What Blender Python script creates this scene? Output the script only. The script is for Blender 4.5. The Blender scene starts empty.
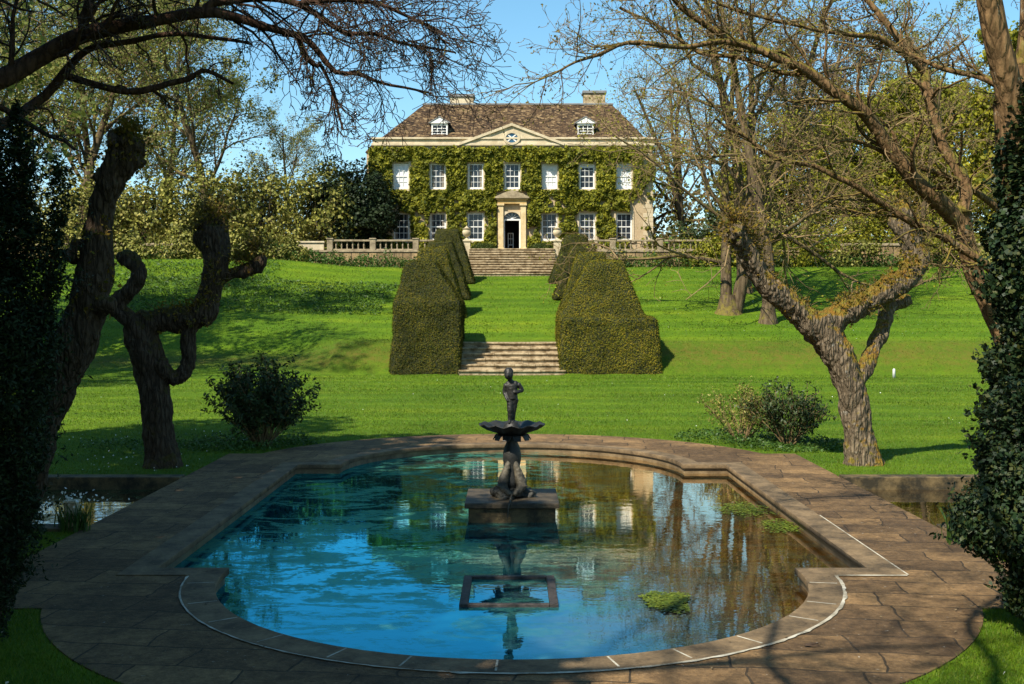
import bpy, bmesh, math, random
import numpy as np
from mathutils import Vector, noise, Matrix

SC = bpy.context.scene
COL = SC.collection
R = random.Random(7)
NP = np.random.default_rng(7)
F = 1150.0; HZ = 308.0; CAMZ = 3.0
def P(px, py, Y):                       # where a sight line of the photograph stands at distance Y
    return Vector(((px-512)*Y/F, Y, CAMZ+(HZ-py)*Y/F))
def sstep(a, b, x):
    t = np.clip((x-a)/(b-a), 0, 1); return t*t*(3-2*t)

# ------------------------------------------------------------------ materials
def newmat(name):
    m = bpy.data.materials.new(name); m.use_nodes = True
    nt = m.node_tree; nt.nodes.clear()
    out = nt.nodes.new('ShaderNodeOutputMaterial')
    return m, nt, out
def N(nt, typ, **kw):
    n = nt.nodes.new(typ)
    for k, v in kw.items():
        if k.startswith('i_'):
            key = k[2:]
            n.inputs[int(key) if key.isdigit() else key.replace('_', ' ')].default_value = v
        else: setattr(n, k, v)
    return n
def ramp(nt, fac, stops, interp='LINEAR'):
    r = nt.nodes.new('ShaderNodeValToRGB'); r.color_ramp.interpolation = interp
    e = r.color_ramp.elements
    while len(e) < len(stops): e.new(0.5)
    for i, (p, c) in enumerate(stops):
        e[i].position = p
        e[i].color = (c[0], c[1], c[2], 1) if hasattr(c, '__len__') else (c, c, c, 1)
    nt.links.new(fac, r.inputs[0]); return r.outputs[0]
def mix(nt, fac, a, b, blend='MIX'):
    m = nt.nodes.new('ShaderNodeMix'); m.data_type = 'RGBA'; m.blend_type = blend
    for s, v in ((0, fac), (6, a), (7, b)):
        if hasattr(v, 'links'): nt.links.new(v, m.inputs[s])
        elif s == 0: m.inputs[0].default_value = v
        else: m.inputs[s].default_value = (v[0], v[1], v[2], 1)
    return m.outputs[2]
def coords(nt, kind='Object', scale=(1, 1, 1)):
    tc = nt.nodes.new('ShaderNodeTexCoord')
    if scale == (1, 1, 1): return tc.outputs[kind]
    mp = nt.nodes.new('ShaderNodeMapping'); mp.inputs['Scale'].default_value = scale
    nt.links.new(tc.outputs[kind], mp.inputs[0]); return mp.outputs[0]
def noi(nt, vec, scale, detail=5, rough=.6, dist=0.0):
    n = N(nt, 'ShaderNodeTexNoise', i_Scale=scale, i_Detail=detail, i_Roughness=rough, i_Distortion=dist)
    nt.links.new(vec, n.inputs['Vector']); return n.outputs[0]
def bump(nt, h, strength=.5, dist=.02, prev=None):
    b = N(nt, 'ShaderNodeBump', i_Strength=strength, i_Distance=dist)
    nt.links.new(h, b.inputs['Height'])
    if prev is not None: nt.links.new(prev, b.inputs['Normal'])
    return b.outputs[0]
def finish(nt, out, col, rough=.8, nrm=None, spec=.3, metal=0.0):
    b = nt.nodes.new('ShaderNodeBsdfPrincipled')
    if hasattr(col, 'links'): nt.links.new(col, b.inputs['Base Color'])
    else: b.inputs['Base Color'].default_value = (*col, 1)
    if hasattr(rough, 'links'): nt.links.new(rough, b.inputs['Roughness'])
    else: b.inputs['Roughness'].default_value = rough
    b.inputs['Specular IOR Level'].default_value = spec
    b.inputs['Metallic'].default_value = metal
    if nrm is not None: nt.links.new(nrm, b.inputs['Normal'])
    nt.links.new(b.outputs[0], out.inputs[0]); return b

def m_simple(name, c1, c2, scale=3.0, rough=.8, bs=.4, bd=.02, spec=.3, stops=(.35, .65), metal=0, fine=None):
    m, nt, out = newmat(name); v = coords(nt)
    a = noi(nt, v, scale, 8, .65)
    col = ramp(nt, a, [(stops[0], c1), (stops[1], c2)])
    h = noi(nt, v, fine or scale*5, 6, .7)
    col = mix(nt, .35, col, ramp(nt, h, [(.3, (.35, .35, .35)), (.7, (1.0, 1.0, 1.0))]), 'MULTIPLY')
    finish(nt, out, col, rough, bump(nt, h, bs, bd), spec, metal); return m

def m_leaf(name, cols, rough=.5, trans=.3, spec=.3, clump=.6, cscale=1.0):
    """leaf colours vary per leaf and by clump"""
    m, nt, out = newmat(name)
    g = nt.nodes.new('ShaderNodeNewGeometry')
    n = len(cols)
    col = ramp(nt, g.outputs['Random Per Island'], [(i/(n-1) if n > 1 else 0, c) for i, c in enumerate(cols)])
    if clump > 0:
        k = noi(nt, coords(nt), cscale, 3, .6)
        col = mix(nt, clump, col, ramp(nt, k, [(.35, (.45, .5, .5)), (.65, (1.25, 1.2, 1.0))]), 'MULTIPLY')
    b = N(nt, 'ShaderNodeBsdfPrincipled', i_Roughness=rough); b.inputs['Specular IOR Level'].default_value = spec
    nt.links.new(col, b.inputs['Base Color'])
    if trans > 0:
        t = nt.nodes.new('ShaderNodeBsdfTranslucent'); nt.links.new(col, t.inputs[0])
        mx = nt.nodes.new('ShaderNodeMixShader'); mx.inputs[0].default_value = trans
        nt.links.new(b.outputs[0], mx.inputs[1]); nt.links.new(t.outputs[0], mx.inputs[2])
        nt.links.new(mx.outputs[0], out.inputs[0])
    else: nt.links.new(b.outputs[0], out.inputs[0])
    return m

def m_bark(name, dark, light, moss=None, mossamt=.5, vs=(9, 9, 1.6), bd=.03, lichen=None):
    m, nt, out = newmat(name)
    v = coords(nt, 'Object', vs)
    vo = N(nt, 'ShaderNodeTexVoronoi', feature='DISTANCE_TO_EDGE', i_Scale=1.6)
    w = noi(nt, v, 1.5, 6, .7)
    add = N(nt, 'ShaderNodeMix', data_type='VECTOR'); add.inputs[0].default_value = .35
    nt.links.new(v, add.inputs[4])
    wn = N(nt, 'ShaderNodeTexNoise', i_Scale=2.0, i_Detail=4); nt.links.new(v, wn.inputs[0]); nt.links.new(wn.outputs[1], add.inputs[5])
    nt.links.new(add.outputs[1], vo.inputs['Vector'])
    crack = ramp(nt, vo.outputs['Distance'], [(0, 0.0), (.28, 1.0)])
    col = mix(nt, w, dark, light)
    col = mix(nt, .75, col, ramp(nt, vo.outputs['Distance'], [(0, (.35, .33, .3)), (.25, (1, 1, 1))]), 'MULTIPLY')
    if lichen:
        l = noi(nt, coords(nt), 7, 5, .7)
        col = mix(nt, ramp(nt, l, [(.62, 0.0), (.68, .7)]), col, lichen)
    if moss:
        g = nt.nodes.new('ShaderNodeNewGeometry'); sx = nt.nodes.new('ShaderNodeSeparateXYZ')
        nt.links.new(g.outputs['Normal'], sx.inputs[0])
        mn = noi(nt, coords(nt), 3.5, 6, .7)
        a = N(nt, 'ShaderNodeMath', operation='MULTIPLY_ADD'); nt.links.new(sx.outputs[2], a.inputs[0]); a.inputs[1].default_value = .5
        nt.links.new(mn, a.inputs[2])
        mc = ramp(nt, noi(nt, coords(nt), 9, 4, .6), [(.35, moss[0]), (.6, moss[1])])
        col = mix(nt, ramp(nt, a.outputs[0], [(.72-.3*mossamt, 0.0), (.85-.3*mossamt, 1.0)]), col, mc)
    h = mix(nt, .4, crack, w)
    finish(nt, out, col, .9, bump(nt, h, .9, bd), .15); return m

def m_flags(name, c1, c2, c3, bw, bh, rot=0, mortar=(.05, .045, .035), msize=.012, bs=.5, off=.5, lich=True, warp=.05):
    m, nt, out = newmat(name)
    tc = nt.nodes.new('ShaderNodeTexCoord')
    mp = nt.nodes.new('ShaderNodeMapping'); mp.inputs['Rotation'].default_value = (0, 0, rot)
    nt.links.new(tc.outputs['Object'], mp.inputs[0])
    wn = N(nt, 'ShaderNodeTexNoise', i_Scale=1.3, i_Detail=3); nt.links.new(tc.outputs['Object'], wn.inputs[0])
    add = N(nt, 'ShaderNodeVectorMath', operation='MULTIPLY_ADD'); nt.links.new(wn.outputs[1], add.inputs[0])
    add.inputs[1].default_value = (warp, warp, 0); nt.links.new(mp.outputs[0], add.inputs[2])
    br = N(nt, 'ShaderNodeTexBrick', offset=off, squash=1.35, squash_frequency=3, offset_frequency=2)
    for k, vv in (('Scale', 1.0), ('Mortar Size', msize), ('Mortar Smooth', .25), ('Bias', 0.0), ('Brick Width', bw), ('Row Height', bh)):
        br.inputs[k].default_value = vv
    br.inputs['Color1'].default_value = (*c1, 1); br.inputs['Color2'].default_value = (*c2, 1); br.inputs['Mortar'].default_value = (*mortar, 1)
    nt.links.new(add.outputs[0], br.inputs['Vector'])
    st = noi(nt, tc.outputs['Object'], 1.1, 11, .78)
    col = mix(nt, ramp(nt, st, [(.42, 0.0), (.66, .85)]), br.outputs[0], c3)
    fn = noi(nt, tc.outputs['Object'], 26, 7, .75)
    col = mix(nt, .6, col, ramp(nt, fn, [(.3, (.28, .26, .24)), (.72, (1.35, 1.32, 1.25))]), 'MULTIPLY')
    mid = noi(nt, tc.outputs['Object'], 9, 5, .7)
    col = mix(nt, .7 if lich else .25, col, ramp(nt, mid, [(.34, (.42, .40, .38)), (.62, (1.2, 1.2, 1.2))]), 'MULTIPLY')
    if lich:
        lv = noi(nt, tc.outputs['Object'], 17, 3, .6, .6)
        col = mix(nt, ramp(nt, lv, [(.70, 0.0), (.74, .6)]), col, (.42, .40, .34))
    h = mix(nt, .45, br.outputs['Fac'], fn)
    inv = N(nt, 'ShaderNodeMath', operation='MULTIPLY_ADD'); nt.links.new(br.outputs['Fac'], inv.inputs[0]); inv.inputs[1].default_value = -.8; nt.links.new(fn, inv.inputs[2])
    finish(nt, out, col, .82, bump(nt, inv.outputs[0], bs, .02), .25); return m

def m_grass():
    m, nt, out = newmat('grass_ground'); v = coords(nt)
    a = noi(nt, v, .22, 6, .65); b = noi(nt, v, 2.5, 6, .7); c = noi(nt, coords(nt, 'Object', (1, .45, 1)), 22, 5, .75)
    col = ramp(nt, a, [(.3, (.062, .130, .004)), (.55, (.098, .175, .005)), (.75, (.145, .20, .008))])
    col = mix(nt, .6, col, ramp(nt, b, [(.3, (.55, .65, .5)), (.7, (1.25, 1.15, 1.0))]), 'MULTIPLY')
    col = mix(nt, .75, col, ramp(nt, c, [(.28, (.35, .42, .3)), (.7, (1.35, 1.3, 1.2))]), 'MULTIPLY')
    # mown bands across the lower lawn and up the slope
    sp = nt.nodes.new('ShaderNodeSeparateXYZ'); nt.links.new(v, sp.inputs[0])
    w1 = N(nt, 'ShaderNodeMath', operation='MULTIPLY', i_1=2.9); nt.links.new(sp.outputs[1], w1.inputs[0])
    wa = N(nt, 'ShaderNodeMath', operation='ADD'); nt.links.new(w1.outputs[0], wa.inputs[0]); nt.links.new(b, wa.inputs[1])
    ws = N(nt, 'ShaderNodeMath', operation='SINE'); nt.links.new(wa.outputs[0], ws.inputs[0])
    col = mix(nt, .6, col, ramp(nt, ws.outputs[0], [(0, (.72, .80, .7)), (.6, (1.16, 1.10, 1.0))]), 'MULTIPLY')
    # drier brownish turf on the face of the bank
    dn = noi(nt, v, 2.2, 9, .8)
    yb = N(nt, 'ShaderNodeMapRange', i_1=46.6, i_2=48.0); nt.links.new(sp.outputs[1], yb.inputs[0])
    yc = N(nt, 'ShaderNodeMapRange', i_1=50.5, i_2=48.6); nt.links.new(sp.outputs[1], yc.inputs[0])
    mm = N(nt, 'ShaderNodeMath', operation='MULTIPLY'); nt.links.new(yb.outputs[0], mm.inputs[0]); nt.links.new(yc.outputs[0], mm.inputs[1])
    m2 = N(nt, 'ShaderNodeMath', operation='MULTIPLY'); nt.links.new(mm.outputs[0], m2.inputs[0]); nt.links.new(ramp(nt, dn, [(.46, 0.0), (.60, .6)]), m2.inputs[1])
    mk = N(nt, 'ShaderNodeMath', operation='MULTIPLY', i_1=.62); nt.links.new(mm.outputs[0], mk.inputs[0])
    col = mix(nt, mk.outputs[0], col, mix(nt, c, (.022, .045, .004), (.095, .105, .012)))
    col = mix(nt, m2.outputs[0], col, (.12, .085, .016))
    big = noi(nt, v, .09, 4, .6)
    col = mix(nt, .5, col, ramp(nt, big, [(.35, (.68, .78, .7)), (.65, (1.2, 1.1, 1.0))]), 'MULTIPLY')
    finish(nt, out, col, .85, bump(nt, c, .8, .05), .15); return m

def m_water(name, murk1, murk2, film, sky_teal=None):
    m, nt, out = newmat(name); v = coords(nt)
    a = noi(nt, v, .8, 6, .65, .4); b = noi(nt, coords(nt, 'Object', (.6, 1.1, 1)), 1.5, 9, .74, 1.2)
    col = ramp(nt, a, [(.3, murk1), (.7, murk2)])
    if sky_teal:
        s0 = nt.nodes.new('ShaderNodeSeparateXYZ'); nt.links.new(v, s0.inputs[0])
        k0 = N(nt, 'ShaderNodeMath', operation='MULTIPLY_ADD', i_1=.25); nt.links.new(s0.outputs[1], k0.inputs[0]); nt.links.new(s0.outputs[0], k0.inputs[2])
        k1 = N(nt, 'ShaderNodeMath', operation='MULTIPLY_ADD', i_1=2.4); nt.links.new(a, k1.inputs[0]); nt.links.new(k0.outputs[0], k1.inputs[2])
        sky_mask = N(nt, 'ShaderNodeMapRange', i_1=6.8, i_2=3.5); nt.links.new(k1.outputs[0], sky_mask.inputs[0])
        col = mix(nt, sky_mask.outputs[0], col, sky_teal)  # blue of the reflected sky painted into the murk towards the left
    det = noi(nt, v, 11, 6, .75)
    col = mix(nt, .7, col, ramp(nt, det, [(.3, (.35, .35, .35)), (.68, (1.35, 1.3, 1.2))]), 'MULTIPLY')
    fine = noi(nt, coords(nt, 'Object', (.6, 1.4, 1)), 9, 9, .8, .8)
    bm_ = N(nt, 'ShaderNodeMath', operation='MULTIPLY_ADD', i_1=.62); nt.links.new(fine, bm_.inputs[0]); nt.links.new(b, bm_.inputs[2])
    mask = ramp(nt, bm_.outputs[0], [(.80, 0.0), (.835, 1.0)])
    rip = noi(nt, coords(nt, 'Object', (1, 1.6, 1)), 3.2, 3, .55)
    wn = bump(nt, rip, .03, .03)
    df = nt.nodes.new('ShaderNodeBsdfDiffuse'); nt.links.new(col, df.inputs[0])
    gl = N(nt, 'ShaderNodeBsdfGlossy', i_Roughness=.012); nt.links.new(wn, gl.inputs['Normal'])
    if sky_teal: nt.links.new(mix(nt, sky_mask.outputs[0], (1, .88, .70), (.10, .70, .96)), gl.inputs['Color'])  # mirror tint painted by position: sky blue at left, warm tree reflection at right
    fr_ = N(nt, 'ShaderNodeFresnel', i_IOR=1.62); nt.links.new(wn, fr_.inputs['Normal'])
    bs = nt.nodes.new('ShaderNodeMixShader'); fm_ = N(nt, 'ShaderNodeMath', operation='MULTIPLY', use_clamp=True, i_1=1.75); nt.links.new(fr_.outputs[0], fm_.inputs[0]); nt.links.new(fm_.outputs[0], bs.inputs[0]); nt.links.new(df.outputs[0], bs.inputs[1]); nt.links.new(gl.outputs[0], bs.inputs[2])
    fc = mix(nt, ramp(nt, det, [(.35, 0.0), (.6, 1.0)]), film[0], film[1])
    fc = mix(nt, ramp(nt, fine, [(.60, 0.0), (.68, .8)]), fc, (.02, .018, .006))
    fd = nt.nodes.new('ShaderNodeBsdfDiffuse'); nt.links.new(fc, fd.inputs[0])
    fg = N(nt, 'ShaderNodeBsdfGlossy', i_Roughness=.12); fg.inputs['Color'].default_value = (.08, .42, .36, 1) if sky_teal else (.6, .6, .5, 1)
    fnm = bump(nt, det, .25, .012); nt.links.new(fnm, fg.inputs['Normal']); nt.links.new(fnm, fd.inputs['Normal'])
    fl = nt.nodes.new('ShaderNodeMixShader'); fl.inputs[0].default_value = .34; nt.links.new(fd.outputs[0], fl.inputs[1]); nt.links.new(fg.outputs[0], fl.inputs[2])
    # scum of weed gathers on the left half and round the middle
    sp = nt.nodes.new('ShaderNodeSeparateXYZ'); nt.links.new(v, sp.inputs[0])
    mr = N(nt, 'ShaderNodeMapRange', i_1=1.6, i_2=-1.0); nt.links.new(sp.outputs[0], mr.inputs[0])
    mr2 = N(nt, 'ShaderNodeMapRange', i_1=8.6, i_2=11.8); nt.links.new(sp.outputs[1], mr2.inputs[0])
    mu = N(nt, 'ShaderNodeMath', operation='MULTIPLY'); nt.links.new(mr.outputs[0], mu.inputs[0]); nt.links.new(mr2.outputs[0], mu.inputs[1])
    mu2 = N(nt, 'ShaderNodeMath', operation='MULTIPLY_ADD', i_1=.85, i_2=.06); nt.links.new(mu.outputs[0], mu2.inputs[0])
    mu3 = N(nt, 'ShaderNodeMath', operation='MULTIPLY'); nt.links.new(mu2.outputs[0], mu3.inputs[0]); nt.links.new(mask, mu3.inputs[1])
    mx = nt.nodes.new('ShaderNodeMixShader'); nt.links.new(mu3.outputs[0], mx.inputs[0])
    nt.links.new(bs.outputs[0], mx.inputs[1]); nt.links.new(fl.outputs[0], mx.inputs[2])
    nt.links.new(mx.outputs[0], out.inputs[0]); return m

M = {}
M['grass'] = m_grass()
M['flags'] = m_flags('flagstones', (.30, .185, .082), (.14, .086, .041), (.042, .027, .015), .86, .5, .12, (.058, .042, .024), .010, 1.0, warp=.26, off=.37)
M['coping'] = m_simple('coping_stone', (.065, .045, .024), (.22, .15, .078), 3.0, .8, .5, .02, fine=24)
M['mortar'] = m_simple('lime_mortar', (.16, .135, .09), (.58, .54, .43), 4, .9, .3, .01)
M['poolwall'] = m_simple('wet_stone', (.09, .06, .03), (.24, .17, .09), 4, .5, .5, .02)
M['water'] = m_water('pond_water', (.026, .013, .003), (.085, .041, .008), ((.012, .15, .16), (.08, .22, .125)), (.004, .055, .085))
M['canalwater'] = m_water('canal_water', (.03, .016, .004), (.07, .036, .008), ((.03, .05, .02), (.06, .07, .03)))
M['algae'] = m_simple('algae_green', (.035, .065, .008), (.11, .15, .02), 9, .6, .8, .03)
M['weed'] = m_leaf('pond_weed', [(.05, .08, .008), (.10, .14, .012), (.16, .19, .022)], .6, .1, .2, .6, 4)
M['lime'] = m_flags('limestone', (.55, .43, .27), (.47, .36, .22), (.36, .26, .15), .6, .3, 0, (.40, .32, .2), .008, .3, lich=False)
M['limeplain'] = m_simple('dressed_limestone', (.44, .35, .22), (.62, .52, .35), 1.8, .8, .3, .01, fine=14)
M['doorstone'] = m_simple('yellow_limestone', (.50, .37, .18), (.68, .54, .31), 2.0, .8, .3, .01, fine=14)
M['weathered'] = m_simple('weathered_stone', (.17, .13, .08), (.40, .32, .20), 3, .85, .5, .02, fine=16)
M['ochre'] = m_simple('golden_stone', (.48, .30, .10), (.62, .43, .18), 2.0, .8, .3, .01, fine=14)
M['drystone'] = m_flags('terrace_wall_stone', (.46, .32, .16), (.24, .16, .08), (.10, .08, .045), .42, .17, 0, (.07, .05, .03), .03, 1.0, warp=.2)
M['steps'] = m_simple('worn_step_stone', (.17, .115, .055), (.46, .36, .22), 3.2, .85, .6, .03, stops=(.38, .6), fine=16)
def m_roof():
    m, nt, out = newmat('stone_tiles'); v = coords(nt)
    vo = N(nt, 'ShaderNodeTexVoronoi', i_Scale=5.2); nt.links.new(coords(nt, 'Object', (1, 1, 1.3)), vo.inputs['Vector'])
    sp = nt.nodes.new('ShaderNodeSeparateColor'); nt.links.new(vo.outputs['Color'], sp.inputs[0])
    col = ramp(nt, sp.outputs[0], [(0, (.02, .014, .010)), (.35, (.05, .032, .02)), (.7, (.085, .055, .03)), (1, (.21, .15, .085))])
    a = noi(nt, v, .5, 6, .7); col = mix(nt, .6, col, ramp(nt, a, [(.3, (.6, .55, .5)), (.7, (1.2, 1.1, .85))]), 'MULTIPLY')
    finish(nt, out, col, .9, bump(nt, vo.outputs['Distance'], .8, .08), .15); return m
M['roof'] = m_roof()
M['white'] = m_simple('white_paint', (.68, .67, .62), (.80, .79, .75), 3, .5, .1, .005)
M['glass'] = m_simple('window_glass', (.010, .013, .018), (.03, .036, .045), 2, .06, .05, .004, .4)
M['skyglass'] = m_simple('sky_tinted_glass', (.02, .07, .13), (.05, .12, .19), 3, .1, .05, .004, .5)  # reflected sky put into the pane as a blue base colour
M['blind'] = m_simple('white_blind', (.62, .63, .63), (.75, .76, .76), 1.5, .35, .1, .01)
M['curtain'] = m_simple('curtain_cloth', (.10, .085, .07), (.30, .26, .2), 9, .8, .2, .01)
M['dark'] = m_simple('dark_hall', (.010, .008, .006), (.025, .02, .015), 2, .9)
M['lead'] = m_simple('lead_grey', (.14, .14, .14), (.24, .24, .23), 4, .6)
M['bronze'] = m_simple('dark_bronze', (.007, .007, .006), (.028, .026, .021), 8, .5, .5, .012, .4, fine=40)
M['leadfish'] = m_simple('weathered_lead', (.018, .017, .013), (.13, .11, .075), 7, .6, .5, .012, fine=40)
M['rock'] = m_simple('wet_rock', (.012, .012, .009), (.06, .055, .04), 9, .5, .8, .02, .4, fine=30)
M['plinth'] = m_simple('mossy_plinth', (.030, .024, .012), (.15, .105, .045), 5, .7, .6, .02, stops=(.4, .62), fine=22)
M['slab'] = m_simple('plinth_slab_stone', (.022, .018, .012), (.095, .07, .04), 7, .55, .7, .02, fine=26)
M['frame'] = m_simple('wet_frame_stone', (.018, .015, .013), (.085, .07, .062), 14, .6, .6, .02)
M['post'] = m_simple('painted_post', (.55, .55, .52), (.7, .7, .66), 9, .7)
M['moss_bark'] = m_bark('mossy_bark', (.030, .021, .013), (.33, .255, .165), ((.19, .095, .014), (.15, .125, .02)), .42, (16, 16, 3.5), bd=.06, lichen=(.36, .33, .27))
M['dark_bark'] = m_bark('dark_bark', (.022, .015, .010), (.14, .095, .06), ((.075, .045, .012), (.06, .05, .014)), .25, (16, 16, 3.5), bd=.05, lichen=(.11, .095, .08))
M['limb_bark'] = m_bark('limb_bark', (.045, .026, .013), (.30, .18, .08), ((.17, .12, .018), (.11, .10, .02)), .22, (13, 13, 4), .03, lichen=(.32, .28, .2))
M['red_bark'] = m_bark('red_bark', (.03, .017, .011), (.10, .052, .03), None, vs=(12, 12, 4), bd=.025)
M['bg_bark'] = m_bark('grey_bark', (.045, .033, .02), (.17, .122, .07), ((.10, .09, .02), (.14, .11, .025)), .25, (4, 4, .8), .04)
M['twig'] = m_simple('twig_brown', (.12, .08, .035), (.26, .175, .08), 2, .85)
M['twigdark'] = m_simple('twig_dark', (.035, .022, .015), (.08, .05, .032), 2, .85)
M['leaf_pale'] = m_leaf('pale_spring_leaf', [(.15, .17, .032), (.23, .25, .06), (.12, .14, .028), (.32, .31, .10)], .55, .3, .2, .4, .5)
M['leaf_bud'] = m_leaf('spring_bud', [(.11, .11, .02), (.20, .17, .03)], .6, .25, .2, .3)
M['leaf_olive'] = m_leaf('olive_spring_leaf', [(.19, .185, .014), (.28, .26, .02), (.13, .155, .018), (.36, .32, .035)], .6, .3, .2, .6, .35)
M['leaf_brown'] = m_leaf('brown_bud', [(.10, .06, .035), (.075, .05, .04), (.13, .09, .04)], .7, .2, .2, .5, .4)
M['leaf_holly'] = m_leaf('glossy_leaf', [(.075, .085, .014), (.15, .155, .026), (.24, .23, .045), (.38, .34, .11)], .6, .2, .2, .55, .8)
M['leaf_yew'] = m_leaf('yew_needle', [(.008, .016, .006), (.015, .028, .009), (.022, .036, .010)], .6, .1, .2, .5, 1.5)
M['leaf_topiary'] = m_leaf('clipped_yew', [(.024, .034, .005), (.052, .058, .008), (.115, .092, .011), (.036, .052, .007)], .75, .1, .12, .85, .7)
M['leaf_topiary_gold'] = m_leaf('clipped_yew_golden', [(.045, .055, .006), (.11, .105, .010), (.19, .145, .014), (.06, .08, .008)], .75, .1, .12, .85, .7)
M['topiary_core'] = m_simple('topiary_core', (.012, .016, .005), (.03, .032, .008), 3, .9, .6, .05)
M['leaf_ivy'] = m_leaf('ivy_leaf', [(.006, .016, .006), (.011, .027, .009), (.018, .036, .010), (.05, .055, .012)], .55, .08, .25, .6, 1.6)
M['leaf_creeper'] = m_leaf('creeper_leaf', [(.13, .145, .010), (.25, .235, .018), (.04, .06, .008), (.30, .28, .03), (.07, .095, .010)], .6, .25, .15, .75, 1.0)
M['leaf_shrub'] = m_leaf('shrub_leaf', [(.018, .034, .010), (.032, .055, .014), (.05, .075, .02)], .55, .12, .25, .5, 2)
M['leaf_box'] = m_leaf('box_leaf', [(.03, .05, .008), (.06, .08, .014)], .6, .15, .2, .5, 2)
M['leaf_moss'] = m_leaf('moss_sprout', [(.11, .09, .012), (.19, .115, .014), (.075, .085, .012), (.24, .15, .02)], .7, .25, .1, .4, 3)
M['blade'] = m_leaf('grass_blade', [(.05, .11, .004), (.09, .158, .006), (.125, .19, .010), (.15, .17, .022)], .55, .35, .25, .5, .3)
M['blade_dark'] = m_leaf('strap_leaf', [(.03, .07, .012), (.06, .11, .02)], .45, .25, .3, .3, 2)
M['ground_leaf'] = m_leaf('ground_cover_leaf', [(.03, .075, .012), (.055, .115, .018), (.085, .14, .025)], .5, .25, .25, .5, 1.5)
M['petal'] = m_leaf('white_petal', [(.7, .7, .65), (.75, .75, .72)], .6, .2, .2, 0)
M['petal_y'] = m_leaf('yellow_petal', [(.5, .36, .03), (.6, .45, .05)], .6, .2, .2, 0)
M['litter'] = m_leaf('dry_leaf', [(.05, .03, .015), (.12, .075, .03), (.2, .15, .08), (.03, .02, .012)], .8, .0, .2, 0)
M['wood'] = m_leaf('far_wood_leaf', [(.055, .052, .012), (.085, .07, .014), (.06, .045, .02), (.10, .085, .018)], .8, .2, .1, .6, .12)

# ------------------------------------------------------------------ object helpers
def link(name, me, mat=None, parent=None):
    if mat is not None:
        me.materials.clear(); me.materials.append(mat)
    o = bpy.data.objects.new(name, me); COL.objects.link(o)
    if parent is not None: o.parent = parent
    return o
def tag(o, label=None, cat=None, group=None, kind=None):
    if label: o['label'] = label
    if cat: o['category'] = cat
    if group: o['group'] = group
    if kind: o['kind'] = kind
    return o
def empty(name, loc, label, cat, group=None, rz=0):
    o = bpy.data.objects.new(name, None); COL.objects.link(o)
    o.empty_display_size = .3; o.location = loc; o.rotation_euler = (0, 0, rz)
    return tag(o, label, cat, group)
def copy_tree(o, parent=None):
    c = o.copy(); COL.objects.link(c)
    if parent is not None: c.parent = parent
    for ch in list(o.children): copy_tree(ch, c)
    return c
def mesh_arrays(name, V, Fc, smooth=False):
    """V (n,3); Fc list of (m,k) index arrays"""
    me = bpy.data.meshes.new(name)
    V = np.asarray(V, dtype=np.float32)
    Fc = [np.asarray(f, dtype=np.int32) for f in Fc if len(f)]
    nl = sum(f.size for f in Fc); npoly = sum(len(f) for f in Fc)
    me.vertices.add(len(V)); me.vertices.foreach_set('co', V.ravel())
    me.loops.add(nl); me.loops.foreach_set('vertex_index', np.concatenate([f.ravel() for f in Fc]))
    me.polygons.add(npoly)
    tot = np.concatenate([np.full(len(f), f.shape[1], dtype=np.int32) for f in Fc])
    st = np.concatenate([[0], np.cumsum(tot)[:-1]]).astype(np.int32)
    me.polygons.foreach_set('loop_start', st); me.polygons.foreach_set('loop_total', tot)
    me.update(calc_edges=True); me.validate()
    if smooth: me.polygons.foreach_set('use_smooth', np.ones(npoly, dtype=bool))
    return me

class Tubes:
    def __init__(s): s.V = []; s.Q = []; s.T = []; s.n = 0
    def add(s, pts, rad, k=5, cap=False):
        p = np.array([tuple(q) for q in pts], dtype=float); r = np.asarray(rad, dtype=float)
        n = len(p)
        t = np.gradient(p, axis=0); t /= (np.linalg.norm(t, axis=1, keepdims=True)+1e-9)
        mean = p[-1]-p[0]; ref = np.eye(3)[np.argmin(np.abs(mean))]
        u = np.cross(t, ref); u /= (np.linalg.norm(u, axis=1, keepdims=True)+1e-9)
        v = np.cross(t, u)
        a = np.arange(k)*2*math.pi/k
        ring = p[:, None, :] + r[:, None, None]*(np.cos(a)[None, :, None]*u[:, None, :]+np.sin(a)[None, :, None]*v[:, None, :])
        s.V.append(ring.reshape(-1, 3))
        i = np.arange(n-1)[:, None]*k; j = np.arange(k)[None, :]; j2 = (j+1) % k
        q = np.stack([i+j, i+k+j, i+k+j2, i+j2], -1).reshape(-1, 4)+s.n
        s.Q.append(q); s.n += n*k
        if cap:
            for e, c in ((0, p[0]-t[0]*r[0]*.5), (n-1, p[-1]+t[-1]*r[-1]*.6)):
                s.V.append(c[None, :]); ci = s.n; s.n += 1
                b = s.n-1-n*k-(0 if e == 0 else 1)+e*k
                jj = np.arange(k)
                tri = np.stack([b+jj, b+(jj+1) % k, np.full(k, ci)], -1)
                if e: tri = tri[:, ::1]
                else: tri = tri[:, ::-1]
                s.T.append(tri)
    def mesh(s, name, smooth=True):
        if not s.V: return bpy.data.meshes.new(name)
        return mesh_arrays(name, np.concatenate(s.V), [np.concatenate(s.Q)]+([np.concatenate(s.T)] if s.T else []), smooth)

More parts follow.
